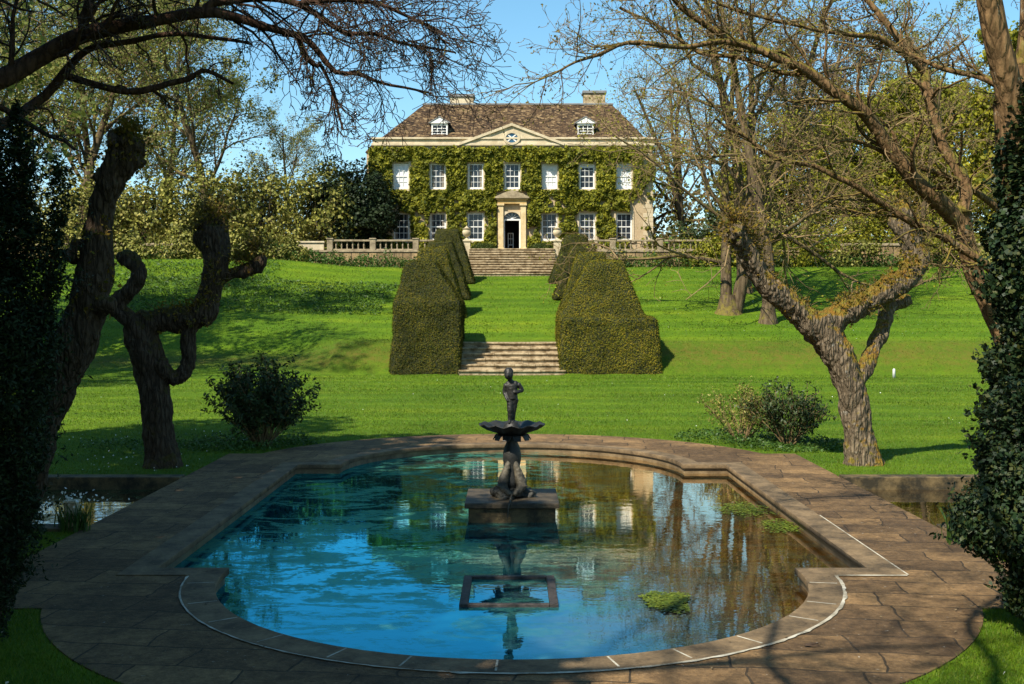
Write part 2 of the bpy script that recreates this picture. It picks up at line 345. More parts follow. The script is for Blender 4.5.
def leaf_mesh(name, pos, size, up=None, width=.55, droop=0.0, seed=1, jit=1.0, fold=.25):
    """rhombic folded leaves: one per position; up = preferred normals (n,3)"""
    g = np.random.default_rng(seed)
    pos = np.asarray(pos, dtype=float); n = len(pos)
    nr = g.normal(size=(n, 3))
    if up is not None: nr = nr*jit+np.asarray(up)*1.2
    nr /= np.linalg.norm(nr, axis=1, keepdims=True)+1e-9
    d = g.normal(size=(n, 3)); d[:, 2] -= droop
    d -= nr*np.sum(d*nr, axis=1, keepdims=True); d /= np.linalg.norm(d, axis=1, keepdims=True)+1e-9
    w = np.cross(nr, d)
    s = (np.asarray(size)*g.uniform(.6, 1.3, n))[:, None]
    a = pos-d*s*.5; b = pos+w*s*width*.5+nr*s*fold*.3; c = pos+d*s*.5; e = pos-w*s*width*.5+nr*s*fold*.3
    V = np.stack([a, b, c, e], 1).reshape(-1, 3)
    q = np.arange(n*4).reshape(n, 4)
    return mesh_arrays(name, V, [q])

class MB:
    """boxes and lathes collected in a bmesh, linked as one object"""
    def __init__(s): s.bm = bmesh.new()
    def box(s, x0, x1, y0, y1, z0, z1, bev=0):
        r = bmesh.ops.create_cube(s.bm, size=1, matrix=Matrix.Translation(((x0+x1)/2, (y0+y1)/2, (z0+z1)/2)) @ Matrix.Diagonal((abs(x1-x0), abs(y1-y0), abs(z1-z0), 1)))
        if bev: bmesh.ops.bevel(s.bm, geom=list({e for v in r['verts'] for e in v.link_edges}), offset=bev, segments=2, affect='EDGES', profile=.5)
        return s
    def lathe(s, prof, c=(0, 0, 0), k=16):
        rings = []
        for r, z in prof: rings.append([s.bm.verts.new((c[0]+r*math.cos(i*2*math.pi/k), c[1]+r*math.sin(i*2*math.pi/k), c[2]+z)) for i in range(k)])
        for a, b in zip(rings, rings[1:]):
            for i in range(k): s.bm.faces.new((a[i], a[(i+1) % k], b[(i+1) % k], b[i]))
        s.bm.faces.new(rings[0][::-1]); s.bm.faces.new(rings[-1]); return s
    def prism(s, pts, y0, y1):
        """polygon in x,z extruded along y"""
        a = [s.bm.verts.new((x, y0, z)) for x, z in pts]; b = [s.bm.verts.new((x, y1, z)) for x, z in pts]
        s.bm.faces.new(a); s.bm.faces.new(b[::-1])
        for i in range(len(pts)):
            j = (i+1) % len(pts); s.bm.faces.new((a[i], b[i], b[j], a[j]))
        return s
    def poly(s, pts): s.bm.faces.new([s.bm.verts.new(p) for p in pts]); return s
    def done(s, name, mat, parent=None, smooth=False):
        bmesh.ops.recalc_face_normals(s.bm, faces=s.bm.faces)
        me = bpy.data.meshes.new(name); s.bm.to_mesh(me); s.bm.free()
        if smooth: me.polygons.foreach_set('use_smooth', np.ones(len(me.polygons), dtype=bool))
        return link(name, me, mat, parent)

def evaluated(me, mods):
    o = bpy.data.objects.new('tmp', me); COL.objects.link(o)
    for typ, kw in mods:
        m = o.modifiers.new('m', typ)
        for k, v in kw.items(): setattr(m, k, v)
    dg = bpy.context.evaluated_depsgraph_get(); dg.update()
    r = bpy.data.meshes.new_from_object(o.evaluated_get(dg))
    bpy.data.objects.remove(o); bpy.data.meshes.remove(me); return r
def get_co(me):
    a = np.empty(len(me.vertices)*3, dtype=np.float32); me.vertices.foreach_get('co', a); return a.reshape(-1, 3)
def get_no(me):
    a = np.empty(len(me.vertices)*3, dtype=np.float32); me.vertices.foreach_get('normal', a); return a.reshape(-1, 3)
def displace(me, layers):
    co = get_co(me); no = get_no(me)
    d = np.zeros(len(co))
    for sc, amp in layers:
        s = np.array(sc if hasattr(sc, '__len__') else (sc, sc, sc))
        d += np.array([noise.noise(Vector(c)) for c in co*s])*amp
    me.vertices.foreach_set('co', (co+no*d[:, None]).astype(np.float32).ravel()); me.update()
    me.polygons.foreach_set('use_smooth', np.ones(len(me.polygons), dtype=bool)); return me

def spline(pts, step):
    p = [Vector(q) for q in pts]; out = []
    for i in range(len(p)-1):
        a = p[max(i-1, 0)]; b = p[i]; c = p[i+1]; d = p[min(i+2, len(p)-1)]
        n = max(2, int((c-b).length/step))
        for k in range(n):
            t = k/n
            out.append(.5*((2*b)+(c-a)*t+(2*a-5*b+4*c-d)*t*t+(3*b-a-3*c+d)*t**3))
    out.append(p[-1]); return out

def rvec(r): return Vector((r.gauss(0, 1), r.gauss(0, 1), r.gauss(0, 1)))
def grow(T, L, r, p, d, length, rad, lev, maxlev, cfg):
    """a branch and its children; L collects leaf spots"""
    n = cfg['seg'][lev]; step = length/n
    pts = [p.copy()]; d = d.normalized()
    tip = cfg.get('tip', .35) if lev < maxlev else .2
    for i in range(n):
        d = (d+rvec(r)*cfg['wig'][lev]+Vector((0, 0, cfg['up'][lev]))).normalized()
        pts.append(pts[-1]+d*step)
    rads = [max(rad*(1-(1-tip)*i/n), cfg.get('rmin', .004)) for i in range(n+1)]
    T[0 if lev < cfg.get('split', 2) else 1].add(pts, rads, cfg['k'][lev])
    if lev >= maxlev:
        if L is not None:
            for i in range(1, n+1): L.append(tuple(pts[i]))
        return
    nc = cfg['nc'][lev]; ang0 = r.uniform(0, 6.28)
    for j in range(nc):
        t = cfg['t0'][lev]+(1-cfg['t0'][lev])*(j+r.random())/nc
        f = min(t*n, n-1e-4); i = int(f); q = pts[i].lerp(pts[i+1], f-i)
        tan = (pts[i+1]-pts[i]).normalized()
        perp = tan.orthogonal().normalized(); perp.rotate(Matrix.Rotation(ang0+j*2.4+r.uniform(-.5, .5), 3, tan))
        a = math.radians(r.uniform(*cfg['ang'][lev]))
        nd = tan*math.cos(a)+perp*math.sin(a)
        ln = length*cfg['len'][lev]*(1-.45*t)*r.uniform(.7, 1.25)
        grow(T, L, r, q, nd, ln, (rads[i]*.62 if lev else rads[i]*r.uniform(.4, .6)), lev+1, maxlev, cfg)

# ------------------------------------------------------------------ world, sun, camera
SUN_AZ = math.radians(50); SUN_EL = math.radians(48)       # light comes from the left and a little behind the viewer
to_sun = Vector((-math.cos(SUN_AZ)*math.cos(SUN_EL), -math.sin(SUN_AZ)*math.cos(SUN_EL), math.sin(SUN_EL)))
w = bpy.data.worlds.new('World'); SC.world = w; w.use_nodes = True
nt = w.node_tree; nt.nodes.clear()
sky = N(nt, 'ShaderNodeTexSky', sky_type='NISHITA', sun_disc=False, sun_elevation=SUN_EL, sun_rotation=math.atan2(to_sun.x, to_sun.y),
        altitude=100, air_density=1.0, dust_density=.35, ozone_density=3.5)
bg = N(nt, 'ShaderNodeBackground', i_Strength=.10)
hs = N(nt, 'ShaderNodeHueSaturation', i_Saturation=1.12, i_Value=1.0, i_Hue=.48)
nt.links.new(sky.outputs[0], hs.inputs['Color']); nt.links.new(hs.outputs[0], bg.inputs[0])
wo = nt.nodes.new('ShaderNodeOutputWorld'); nt.links.new(bg.outputs[0], wo.inputs[0])
sl = bpy.data.lights.new('sun', 'SUN'); sl.energy = 5.0; sl.angle = math.radians(.5); sl.color = (1, .93, .80)
so = bpy.data.objects.new('sun', sl); COL.objects.link(so); so.rotation_euler = to_sun.to_track_quat('Z', 'Y').to_euler()
so.location = (-20, -10, 30)
cam = bpy.data.cameras.new('camera'); cam.lens = F/1024*36; cam.sensor_width = 36; cam.shift_y = -(342-HZ)/1024; cam.clip_end = 3000; cam.clip_start = .1
co = bpy.data.objects.new('camera', cam); COL.objects.link(co); co.location = (0, 0, CAMZ); co.rotation_euler = (math.pi/2, 0, 0); SC.camera = co
SC.view_settings.view_transform = 'Standard'; SC.view_settings.look = 'None'; SC.view_settings.exposure = .90; SC.view_settings.gamma = 1
SC.view_settings.use_curve_mapping = False
SC.cycles.max_bounces = 6; SC.cycles.diffuse_bounces = 3; SC.cycles.transparent_max_bounces = 8; SC.cycles.caustics_reflective = False

# ------------------------------------------------------------------ ground
def gz(X, Y):
    X = np.asarray(X, dtype=float); Y = np.asarray(Y, dtype=float)
    soft = sstep(7, 11, -X)
    a0 = 46.9-3.5*soft; a1 = 49.7+5.5*soft
    bank = 1.29*np.where(soft > .05, sstep(a0, a1, Y), np.clip((Y-46.9)/2.6, 0, 1)**.85)
    bank = np.where(np.abs(X) < 2.15, 1.29*sstep(49.35, 49.6, Y), bank)
    z = .26+bank+np.clip(Y-49.6, 0, 23.4)*.1496
    side = sstep(3.2, 8, np.abs(X))
    z = z+(side*.55+sstep(9, 16, -X)*.5)*np.clip((Y-49.6)/23.4, 0, 1)
    z = np.where(Y > 77.0, 6.90, z)
    z = z+np.clip(Y-118, 0, 1e9)*.07*sstep(118, 200, Y)
    z = np.where(Y > 500, z[(Y > 500)].min() if np.any(Y > 500) else z, z) if z.ndim and False else z
    return np.minimum(z, 40)
def gz1(x, y): return float(gz(np.array([x]), np.array([y]))[0])
def outline(Wh, ya, yb, R1, R2, c1=11.86, c2=20.0, n=40, R1y=None):
    pts = []
    x1 = math.sqrt(R1*R1-(ya-c1)**2); x2 = math.sqrt(R2*R2-(yb-c2)**2)
    a0 = math.atan2(ya-c1, -x1); a1 = math.atan2(ya-c1, x1)
    if a0 < 0: a0 += 2*math.pi
    a1 += 2*math.pi if a1 < a0 else 0
    for i in range(n+1):
        a = a0+(a1-a0)*i/n; pts.append((R1*math.cos(a), c1+R1*math.sin(a)))
    pts += [(Wh, ya), (Wh, yb)]
    b0 = math.atan2(yb-c2, x2); b1 = math.atan2(yb-c2, -x2)
    if b1 < b0: b1 += 2*math.pi
    for i in range(n+1):
        b = b0+(b1-b0)*i/n; pts.append((R2*math.cos(b), c2+R2*math.sin(b)))
    pts += [(-Wh, yb), (-Wh, ya)]
    return pts
def inside_family(X, Y, Wh, ya, yb, R1, R2, c1=11.86, c2=20.0):
    return ((np.abs(X) < Wh) & (Y > ya) & (Y < yb)) | (X*X+(Y-c1)**2 < R1*R1) | (X*X+(Y-c2)**2 < R2*R2)
def filled(name, loops, z, thick, mat, bev=0.0):
    cu = bpy.data.curves.new('c', 'CURVE'); cu.dimensions = '2D'; cu.fill_mode = 'BOTH'; cu.extrude = thick/2; cu.bevel_depth = bev; cu.bevel_resolution = 1
    for lp in loops:
        s = cu.splines.new('POLY'); s.points.add(len(lp)-1)
        for i, (x, y) in enumerate(lp): s.points[i].co = (x, y, 0, 1)
        s.use_cyclic_u = True
    o = bpy.data.objects.new('tmpc', cu); COL.objects.link(o)
    dg = bpy.context.evaluated_depsgraph_get(); dg.update()
    me = bpy.data.meshes.new_from_object(o.evaluated_get(dg)); bpy.data.objects.remove(o); bpy.data.curves.remove(cu)
    me.transform(Matrix.Translation((0, 0, z-thick/2)))
    return link(name, me, mat)

CX0, CX1, CY0, CY1 = 5.3, 15.0, 14.4, 18.35      # the side canals
xs = np.unique(np.round(np.concatenate([np.linspace(-400, -40, 30), np.arange(-40, -16, 1.0), np.arange(-16, 16.01, .16), np.arange(17, 41, 1.0), np.linspace(42, 400, 30)]), 4))
ys = np.unique(np.round(np.concatenate([np.linspace(-60, 4, 20), np.arange(4.5, 28, .16), np.arange(28, 46, .6), np.arange(46, 51, .2), np.arange(51, 77, .8), [76.95, 77.05], np.arange(78, 120, 3), np.linspace(121, 700, 40)]), 4))
XX, YY = np.meshgrid(xs, ys)
ZZ = gz(XX, YY)
hole = inside_family(XX, YY, 5.0, 10.75, 21.25, 4.2, 4.65) | ((np.abs(XX) > 4.5) & (np.abs(XX) < CX1) & (YY > CY0+.02) & (YY < CY1-.02))
und = np.array([noise.noise(Vector((x*.35, y*.35, 0))) for x, y in zip(XX.ravel(), YY.ravel())]).reshape(XX.shape)
ZZ = ZZ+und*.02*(YY > 26)
ZZ[hole] = -.75
nx, ny = len(xs), len(ys)
I = np.arange(nx*ny).reshape(ny, nx)
quads = np.stack([I[:-1, :-1], I[:-1, 1:], I[1:, 1:], I[1:, :-1]], -1).reshape(-1, 4)
g = link('ground', mesh_arrays('ground', np.stack([XX, YY, ZZ], -1).reshape(-1, 3), [quads], True), M['grass']); tag(g, 'green mown lawn rising to the terrace', kind='structure')

WL = .12
POOL = dict(Wh=3.75, ya=12.0, yb=20.0, R1=3.0, R2=3.0)
def fam(d): return dict(Wh=3.75+d, ya=12.0-d, yb=20.0+d, R1=3.0+d, R2=3.0+d)
outer = outline(5.3, 10.45, 21.55, 4.5, 4.95)
pv = filled('paving', [outer, outline(**fam(.27))], .272, .05, M['flags']); tag(pv, 'worn flagstone paving round the pool', kind='structure')
kb = filled('pool_kerb', [outline(**fam(.28)), outline(**fam(-.03))], .277, .06, M['coping'], .006); tag(kb, 'coping stones along the pool edge', kind='structure')
# pool wall below the coping, with a ledge
def wallstrip(name, pts, z0, z1, mat):
    n = len(pts); V = [(x, y, z1) for x, y in pts]+[(x, y, z0) for x, y in pts]
    q = [(i, (i+1) % n, n+(i+1) % n, n+i) for i in range(n)]
    return link(name, mesh_arrays(name, V, [np.array(q)]), mat)
pw = filled('pool_wall', [outline(**fam(.2)), outline(**fam(.0))], .205, .9, M['poolwall']); tag(pw, 'wet stone wall of the pool', kind='structure')
# lime mortar: a ring line and joints across the coping
def strip(bm, a, b, wd, z):
    a = Vector((a[0], a[1], 0)); b = Vector((b[0], b[1], 0)); d = (b-a).normalized(); s = Vector((-d.y, d.x, 0))*wd/2
    bm.faces.new([bm.verts.new((q.x, q.y, z)) for q in (a-s, b-s, b+s, a+s)])
mb = MB(); r = random.Random(3)
def ringline(a0, a1, R_, wd, n, c=11.86):
    prev = None
    vs = []
    for i in range(n+1):
        a = a0+(a1-a0)*i/n
        wv = wd*(1+.75*noise.noise(Vector((i*.6, 0, 0)))); rr = R_+.008*noise.noise(Vector((i*.4, 5, 0)))
        vs.append((mb.bm.verts.new(((rr-wv/2)*math.cos(a), c+(rr-wv/2)*math.sin(a), .2815)), mb.bm.verts.new(((rr+wv/2)*math.cos(a), c+(rr+wv/2)*math.sin(a), .2815))))
    for p, q in zip(vs, vs[1:]): mb.bm.faces.new((p[0], p[1], q[1], q[0]))
ringline(math.radians(183), math.radians(262), 3.285, .032, 60)
ringline(math.radians(262), math.radians(359), 3.285, .062, 70)
for k in range(13):
    a = math.radians(190+k*13.3+r.uniform(-2, 2))
    strip(mb.bm, (2.985*math.cos(a), 11.86+2.985*math.sin(a)), (3.25*math.cos(a), 11.86+3.25*math.sin(a)), .018, .2845)
strip(mb.bm, (3.31, 11.70), (4.02, 11.70), .05, .2825)
strip(mb.bm, (4.035, 11.72), (4.035, 15.1), .026, .2825)
strip(mb.bm, (3.4, 12.03), (4.0, 12.03), .014, .2805)
for s in (-1, 1):
    for k in range(9):
        y = 12.5+k*.92+r.uniform(-.1, .1)
        strip(mb.bm, (s*3.76, y), (s*4.02, y+r.uniform(-.03, .03)), .011, .2812)
    for k in range(11):
        a = math.radians(18+k*14.4) if s > 0 else None
        if a: strip(mb.bm, (3.0*math.cos(a), 20+3.0*math.sin(a)), (3.26*math.cos(a), 20+3.26*math.sin(a)), .012, .2812)
mo = mb.done('mortar_joints', M['mortar']); tag(mo, 'pale mortar lines in the paving', kind='structure')
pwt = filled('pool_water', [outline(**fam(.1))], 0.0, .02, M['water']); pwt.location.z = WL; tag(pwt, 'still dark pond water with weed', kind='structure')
mb = MB(); mb.box(-CX1, -5.2, CY0-.1, CY1+.1, .05, .10); mb.box(5.2, CX1, CY0-.1, CY1+.1, .05, .10)
tag(mb.done('canal_water', M['canalwater']), 'dark water in the side canals', kind='structure')
mb = MB()
for s in (-1, 1):
    a, b = sorted((s*5.305, s*CX1))
    mb.box(a, b, CY1, CY1+.32, -.6, .30, .012); mb.box(a, b, CY0-.32, CY0, -.6, .30, .012)
    a, b = sorted((s*5.27, s*5.22)); mb.box(a, b, CY0-.3, CY1+.3, -.6, .245)
    a, b = sorted((s*CX1, s*(CX1+.3))); mb.box(a, b, CY0-.32, CY1+.32, -.6, .297, .012)
tag(mb.done('canal_kerb', M['plinth']), 'stone edging of the side canals', kind='structure')

# ------------------------------------------------------------------ fountain
ft = empty('fountain', (0, 16, 0), 'dark fountain with a child statue and scalloped bowl on a square plinth', 'fountain')
mb = MB(); mb.box(-.585, .585, -.585, .585, -.5, .32, .02); mb.done('plinth', M['plinth'], ft)
mb = MB(); mb.box(-.635, .635, -.635, .635, .315, .39, .015); mb.done('plinth_slab', M['slab'], ft)
bm = bmesh.new()
rr = random.Random(5)
for k in range(26):
    a = rr.uniform(0, 6.28); d = rr.uniform(.05, .27)
    bmesh.ops.create_icosphere(bm, subdivisions=2, radius=rr.uniform(.06, .11), matrix=Matrix.Translation((d*math.cos(a)*1.1, d*math.sin(a), .40+rr.uniform(0, .14)*(1-d*2.4))))
me = bpy.data.meshes.new('rock'); bm.to_mesh(me); bm.free()
me = displace(evaluated(me, [('REMESH', dict(mode='VOXEL', voxel_size=.016))]), [(22, .02), (50, .008)])
link('rock_base', me, M['rock'], ft)
# two entwined dolphins: heads down on the rock, tails up the stem
for s in (-1, 1):
    T = Tubes()
    pts = spline([(s*.02, -.30, .45), (s*.09, -.24, .50), (s*.13, -.14, .56), (s*.095, -.10, .70), (s*.05, -.09, .84), (s*.02, -.05, .94)], .03)
    n = len(pts); rad = [.03+.045*math.sin(min(1, i/n*2.4)*math.pi/2) if i < n*.45 else .075*(1-(i/n-.45)*1.3) for i in range(n)]
    T.add(pts, rad, 14, True)
    T.add(spline([(s*.09, -.2, .52), (s*.2, -.22, .56), (s*.27, -.2, .52)], .03), [.05, .04, .03, .015, .01, .01][:len(spline([(s*.09, -.2, .52), (s*.2, -.22, .56), (s*.27, -.2, .52)], .03))] if len(spline([(s*.09, -.2, .52), (s*.2, -.22, .56), (s*.27, -.2, .52)], .03)) <= 6 else np.linspace(.05, .01, len(spline([(s*.09, -.2, .52), (s*.2, -.22, .56), (s*.27, -.2, .52)], .03))), 8, True)
    me = evaluated(T.mesh('d'), [('REMESH', dict(mode='VOXEL', voxel_size=.012)), ('SMOOTH', dict(iterations=4))])
    link('dolphin', displace(me, [(30, .006)]), M['leadfish'], ft)
mb = MB(); mb.lathe([(.12, .44), (.115, .6), (.10, .75), (.125, .88), (.13, .96), (.11, 1.06), (.075, 1.14), (.10, 1.20), (.12, 1.245)], k=20)
mb.done('stem', M['bronze'], ft, True)
mb = MB()
for k in range(10):
    a = k*2*math.pi/10; ca, sa = math.cos(a), math.sin(a)
    pts = [(0.06, 1.17), (.15, 1.255), (.22, 1.235), (.255, 1.17)]
    for (r0, z0), (r1, z1) in zip(pts, pts[1:]):
        w0 = .06; mb.poly([(r0*ca-w0*sa, r0*sa+w0*ca, z0), (r0*ca+w0*sa, r0*sa-w0*ca, z0), (r1*ca+w0*sa*.8, r1*sa-w0*ca*.8, z1), (r1*ca-w0*sa*.8, r1*sa+w0*ca*.8, z1)])
o = mb.done('calyx_leaves', M['bronze'], ft); md = o.modifiers.new('s', 'SOLIDIFY'); md.thickness = .012
bm = bmesh.new(); k = 60; rings = []
for ir, (rd, z) in enumerate([(.03, 1.235), (.12, 1.24), (.24, 1.275), (.35, 1.325), (.425, 1.37), (.45, 1.39), (.425, 1.385), (.33, 1.345), (.2, 1.315), (.02, 1.30)]):
    ring = []
    for i in range(k):
        a = i*2*math.pi/k; sc = 1+.035*abs(math.sin(a*6))*(rd > .2); zz = z+.014*math.cos(a*12)*(rd > .3)
        ring.append(bm.verts.new((rd*sc*math.cos(a), rd*sc*math.sin(a), zz)))
    rings.append(ring)
for a, b in zip(rings, rings[1:]):
    for i in range(k): bm.faces.new((a[i], a[(i+1) % k], b[(i+1) % k], b[i]))
bm.faces.new(rings[0][::-1]); bm.faces.new(rings[-1])
m_ = MB(); m_.bm.free(); m_.bm = bm; m_.done('bowl', M['bronze'], ft, True)
m_ = MB(); m_.lathe([(.10, 1.25), (.13, 1.30), (.115, 1.36), (.085, 1.41), (.06, 1.425)], k=18); m_.done('statue_base', M['bronze'], ft, True)
# the child: one continuous body, weight on one leg, arms folded back, head bowed to its right
T = Tubes()
def cap(a, b, r0, r1, k=12):
    a = Vector(a); b = Vector(b); T.add([a.lerp(b, t) for t in (0, .25, .5, .75, 1)], [r0+(r1-r0)*t for t in (0, .25, .5, .75, 1)], k, True)
def ball(c, rx, ry, rz):
    n = 9; pts = []; rad = []
    for i in range(n):
        t = -1+2*i/(n-1); pts.append((c[0], c[1], c[2]+rz*t*.98)); rad.append(max(.004, rx*math.sqrt(max(0, 1-t*t*.97))))
    T.add(pts, rad, 14, True)
H0 = 1.40
cap((.012, .01, H0+.03), (.018, 0, H0+.17), .030, .040); cap((.018, 0, H0+.17), (.03, .0, H0+.33), .043, .062)       # standing leg
cap((-.03, -.03, H0+.03), (-.028, -.045, H0+.17), .028, .038); cap((-.028, -.045, H0+.17), (-.02, -.005, H0+.33), .041, .06)   # relaxed leg
cap((.012, .01, H0+.02), (.014, -.055, H0+.012), .028, .02); cap((-.03, -.03, H0+.02), (-.04, -.095, H0+.012), .026, .018)  # feet
cap((.005, 0, H0+.34), (.002, -.005, H0+.43), .078, .074); cap((.002, -.005, H0+.43), (-.004, 0, H0+.53), .074, .082)   # belly, chest
cap((-.07, 0, H0+.545), (.066, .005, H0+.55), .042, .042)                                # shoulders
cap((-.085, 0, H0+.54), (-.105, .02, H0+.42), .036, .03); cap((-.105, .02, H0+.42), (-.075, -.045, H0+.34), .028, .021)   # one arm hanging
cap((.085, .005, H0+.545), (.145, .03, H0+.45), .036, .03); cap((.145, .03, H0+.45), (.065, -.06, H0+.43), .028, .021)   # the other bent
cap((-.075, -.045, H0+.34), (-.06, -.065, H0+.31), .022, .014, 8); cap((.065, -.06, H0+.43), (.03, -.085, H0+.435), .022, .014, 8)
cap((-.015, 0, H0+.57), (-.035, -.02, H0+.63), .036, .034)
ball((-.045, -.03, H0+.675), .062, .066, .076); ball((-.055, -.085, H0+.66), .035, .03, .035)   # head, chin
cap((-.05, -.10, H0+.685), (-.053, -.122, H0+.668), .010, .013, 6)                       # nose
for s in (-1, 1): cap((-.045+s*.058, -.025, H0+.685), (-.045+s*.060, -.02, H0+.665), .009, .007, 6)    # ears
for k in range(40):
    a = rr.uniform(0, 6.28); e = rr.uniform(.1, 1.4)
    c = Vector((-.045+.058*math.cos(a)*math.cos(e), -.022+.062*math.sin(a)*math.cos(e)+.01, H0+.682+.072*math.sin(e)))
    if c.y < -.068: continue
    ball(c, .021, .021, .021)
me = evaluated(T.mesh('child'), [('REMESH', dict(mode='VOXEL', voxel_size=.0075)), ('SMOOTH', dict(iterations=7))])
me.polygons.foreach_set('use_smooth', np.ones(len(me.polygons), dtype=bool))
me = displace(me, [(30, .004), (90, .002)])
link('child_statue', me, M['bronze'], ft)
T = Tubes(); T.add(spline([(0, -.32, .46), (-.02, -.45, .42), (-.03, -.62, .40), (-.05, -.67, .33), (-.06, -.66, .2)], .05), [.012]*len(spline([(0, -.32, .46), (-.02, -.45, .42), (-.03, -.62, .40), (-.05, -.67, .33), (-.06, -.66, .2)], .05)), 6)
link('water_spout', T.mesh('spout'), M['leadfish'], ft)

# square stone frame standing just proud of the water
fr = empty('planter_frame', (-.03, 11.66, WL), 'low rectangular stone frame lying at the water surface in front of the fountain', 'frame')
for (x0, x1, y0, y1) in ((-.48, -.395, -.6, .6), (.395, .48, -.6, .6), (-.394, .394, -.6, -.54), (-.394, .394, .54, .6)):
    m_ = MB(); m_.box(x0, x1, y0, y1, -.25, .032, .008); m_.done('frame_bar', M['frame'], fr)

def algae(px, py, rx, ry, lab, seed, n):
    c = P(px, py, F*(CAMZ-WL)/(py-HZ)); g = np.random.default_rng(int(seed*10)); pts = []
    while len(pts) < n:
        x, y = g.normal(0, .5, 2); a = math.atan2(y, x)
        q = 1+.5*noise.noise(Vector((math.cos(a)*1.6+seed, math.sin(a)*1.6, seed)))
        if math.hypot(x, y) < q*.98: pts.append((x*rx, y*ry, .008+g.uniform(0, .012)))
    o = link('algae_mat', leaf_mesh('algae_mat', pts, .045, np.tile([(0, 0, 3.)], (n, 1)), .8, 0, int(seed), jit=.18), M['weed']); o.location = (c.x, c.y, WL)
    tag(o, lab, 'algae', 'green algae mats floating on the pool')
algae(667, 602, .26, .42, 'round bright green algae mat afloat right of the stone frame', 3.1, 1100)
algae(744, 510, .42, .62, 'long green algae mat close under the right edge of the pool', 8.4, 700)
algae(782, 527, .32, .5, 'small green algae mat against the right pool wall', 5.7, 500)

# ------------------------------------------------------------------ steps, terrace, balustrades
st = empty('garden_steps', (0, 46.9, .26), 'short flight of worn stone steps between the two front clipped yews', 'steps', 'flights of stone steps')
rr = random.Random(11)
def flight(root, n, rise, run, hw, last, jag):
    for i in range(n):
        m_ = MB(); x = -hw
        while x < hw-.05:                       # each tread is laid from several blocks
            wd = min(rr.uniform(.7, 1.5), hw-x); wd = hw-x if hw-x-wd < .4 else wd
            m_.box(x+.004, x+wd-.004, i*run-.05+rr.uniform(-jag, jag), (i+1)*run+(last if i == n-1 else .06), (i+1)*rise-.075+rr.uniform(-.006, .006), (i+1)*rise+rr.uniform(-.012, .004), .012)
            m_.box(x+.002, x+wd-.002, i*run+.015, (i+1)*run+(last-.02 if i == n-1 else .05), -.2, (i+1)*rise-.078)
            x += wd
        m_.done('step', M['steps'], root)
flight(st, 6, .2145, .45, 2.2, .55, .015)
st2 = empty('terrace_steps', (0, 73.0, 5.05), 'broad flight of shallow stone steps rising to the terrace before the front door', 'steps', 'flights of stone steps')
flight(st2, 11, .1735, .345, 2.85, .3, .02)
mb = MB(); mb.box(-60, 60, 77.0, 112, 6.6, 6.93); tag(mb.done('terrace', M['flags']), 'stone terrace in front of the house', kind='structure')
def boxthing(name, args, mat, lab, cat, group=None):
    m_ = MB()
    for a in args: m_.box(*a)
    return tag(m_.done(name, mat), lab, cat, group)
for s, lab in ((-1, 'low terrace wall of golden rubble stone under the left balustrade'), (1, 'low terrace wall of golden rubble stone right of the upper steps')):
    x0, x1 = sorted((s*2.95, s*22)); x2, x3 = sorted((s*22, s*58))
    t = empty('terrace_wall', (s*12, 76.6, 4.6), lab, 'wall', 'terrace retaining walls')
    m_ = MB(); m_.box(x0-s*12, x1-s*12, 0, .45, -.6, 2.12, .02); m_.done('wall', M['drystone'], t)
    m_ = MB(); m_.box(x0-s*12, x1-s*12, -.06, .5, 2.122, 2.24, .015); m_.done('coping', M['weathered'], t)
    t = empty('garden_wall', (s*40, 76.7, 4.6), 'grey garden wall continuing far left behind the shrubs' if s < 0 else 'pale garden wall continuing far right behind the trees', 'wall')
    m_ = MB(); m_.box(x2-s*40+.01, x3-s*40, 0, .5, -.6, 2.55, .02); m_.done('wall', M['drystone'], t)
    m_ = MB(); m_.box(x2-s*40+.01, x3-s*40, -.07, .56, 2.552, 2.72, .02); m_.done('coping', M['weathered'], t)

bprof = [(.045, 0), (.06, .02), (.06, .05), (.035, .08), (.05, .16), (.062, .24), (.05, .33), (.032, .42), (.055, .47), (.055, .50)]
balm = None
def balustrade(x0, x1, lab):
    global balm
    t = empty('balustrade', ((x0+x1)/2, 76.8, 6.84), lab, 'balustrade', 'terrace balustrades'); h = (x1-x0)/2
    m_ = MB(); m_.box(-h, h, -.14, .14, .003, .10, .01); m_.done('base_rail', M['weathered'], t)
    m_ = MB(); m_.box(-h, h, -.16, .16, .60, .72, .015); m_.done('hand_rail', M['weathered'], t)
    np_ = max(2, int(round((x1-x0)/3.4))+1)
    for i in range(np_):
        x = -h+.16+(2*h-.32)*i/(np_-1)
        m_ = MB(); m_.box(x-.19, x+.19, -.20, .20, .001, .735, .01); m_.box(x-.23, x+.23, -.24, .24, .737, .82, .015); m_.done('pier', M['weathered'], t)
    if balm is None:
        m_ = MB(); m_.lathe(bprof, k=10); o = m_.done('baluster', M['weathered'], None, True); balm = o.data; bpy.data.objects.remove(o)
    n = int((x1-x0)/.36)
    for i in range(n):
        x = -h+(i+.5)*(2*h)/n
        if min(abs(x-(-h+.16+(2*h-.32)*k/(np_-1))) for k in range(np_)) < .25: continue
        o = bpy.data.objects.new('baluster', balm); COL.objects.link(o); o.parent = t; o.location = (x, 0, .10)
balustrade(-12.3, -3.4, 'pale stone balustrade on the terrace edge before the left windows')
balustrade(3.4, 13.2, 'pale stone balustrade on the terrace edge behind the bare trees')
boxthing('low_wall', [(-14.3, -12.55, 76.7, 77.0, 6.86, 7.34, .02), (-14.35, -12.5, 76.62, 77.08, 7.343, 7.46, .02)], M['limeplain'], 'short whitish stone wall at the outer end of the left balustrade', 'wall')

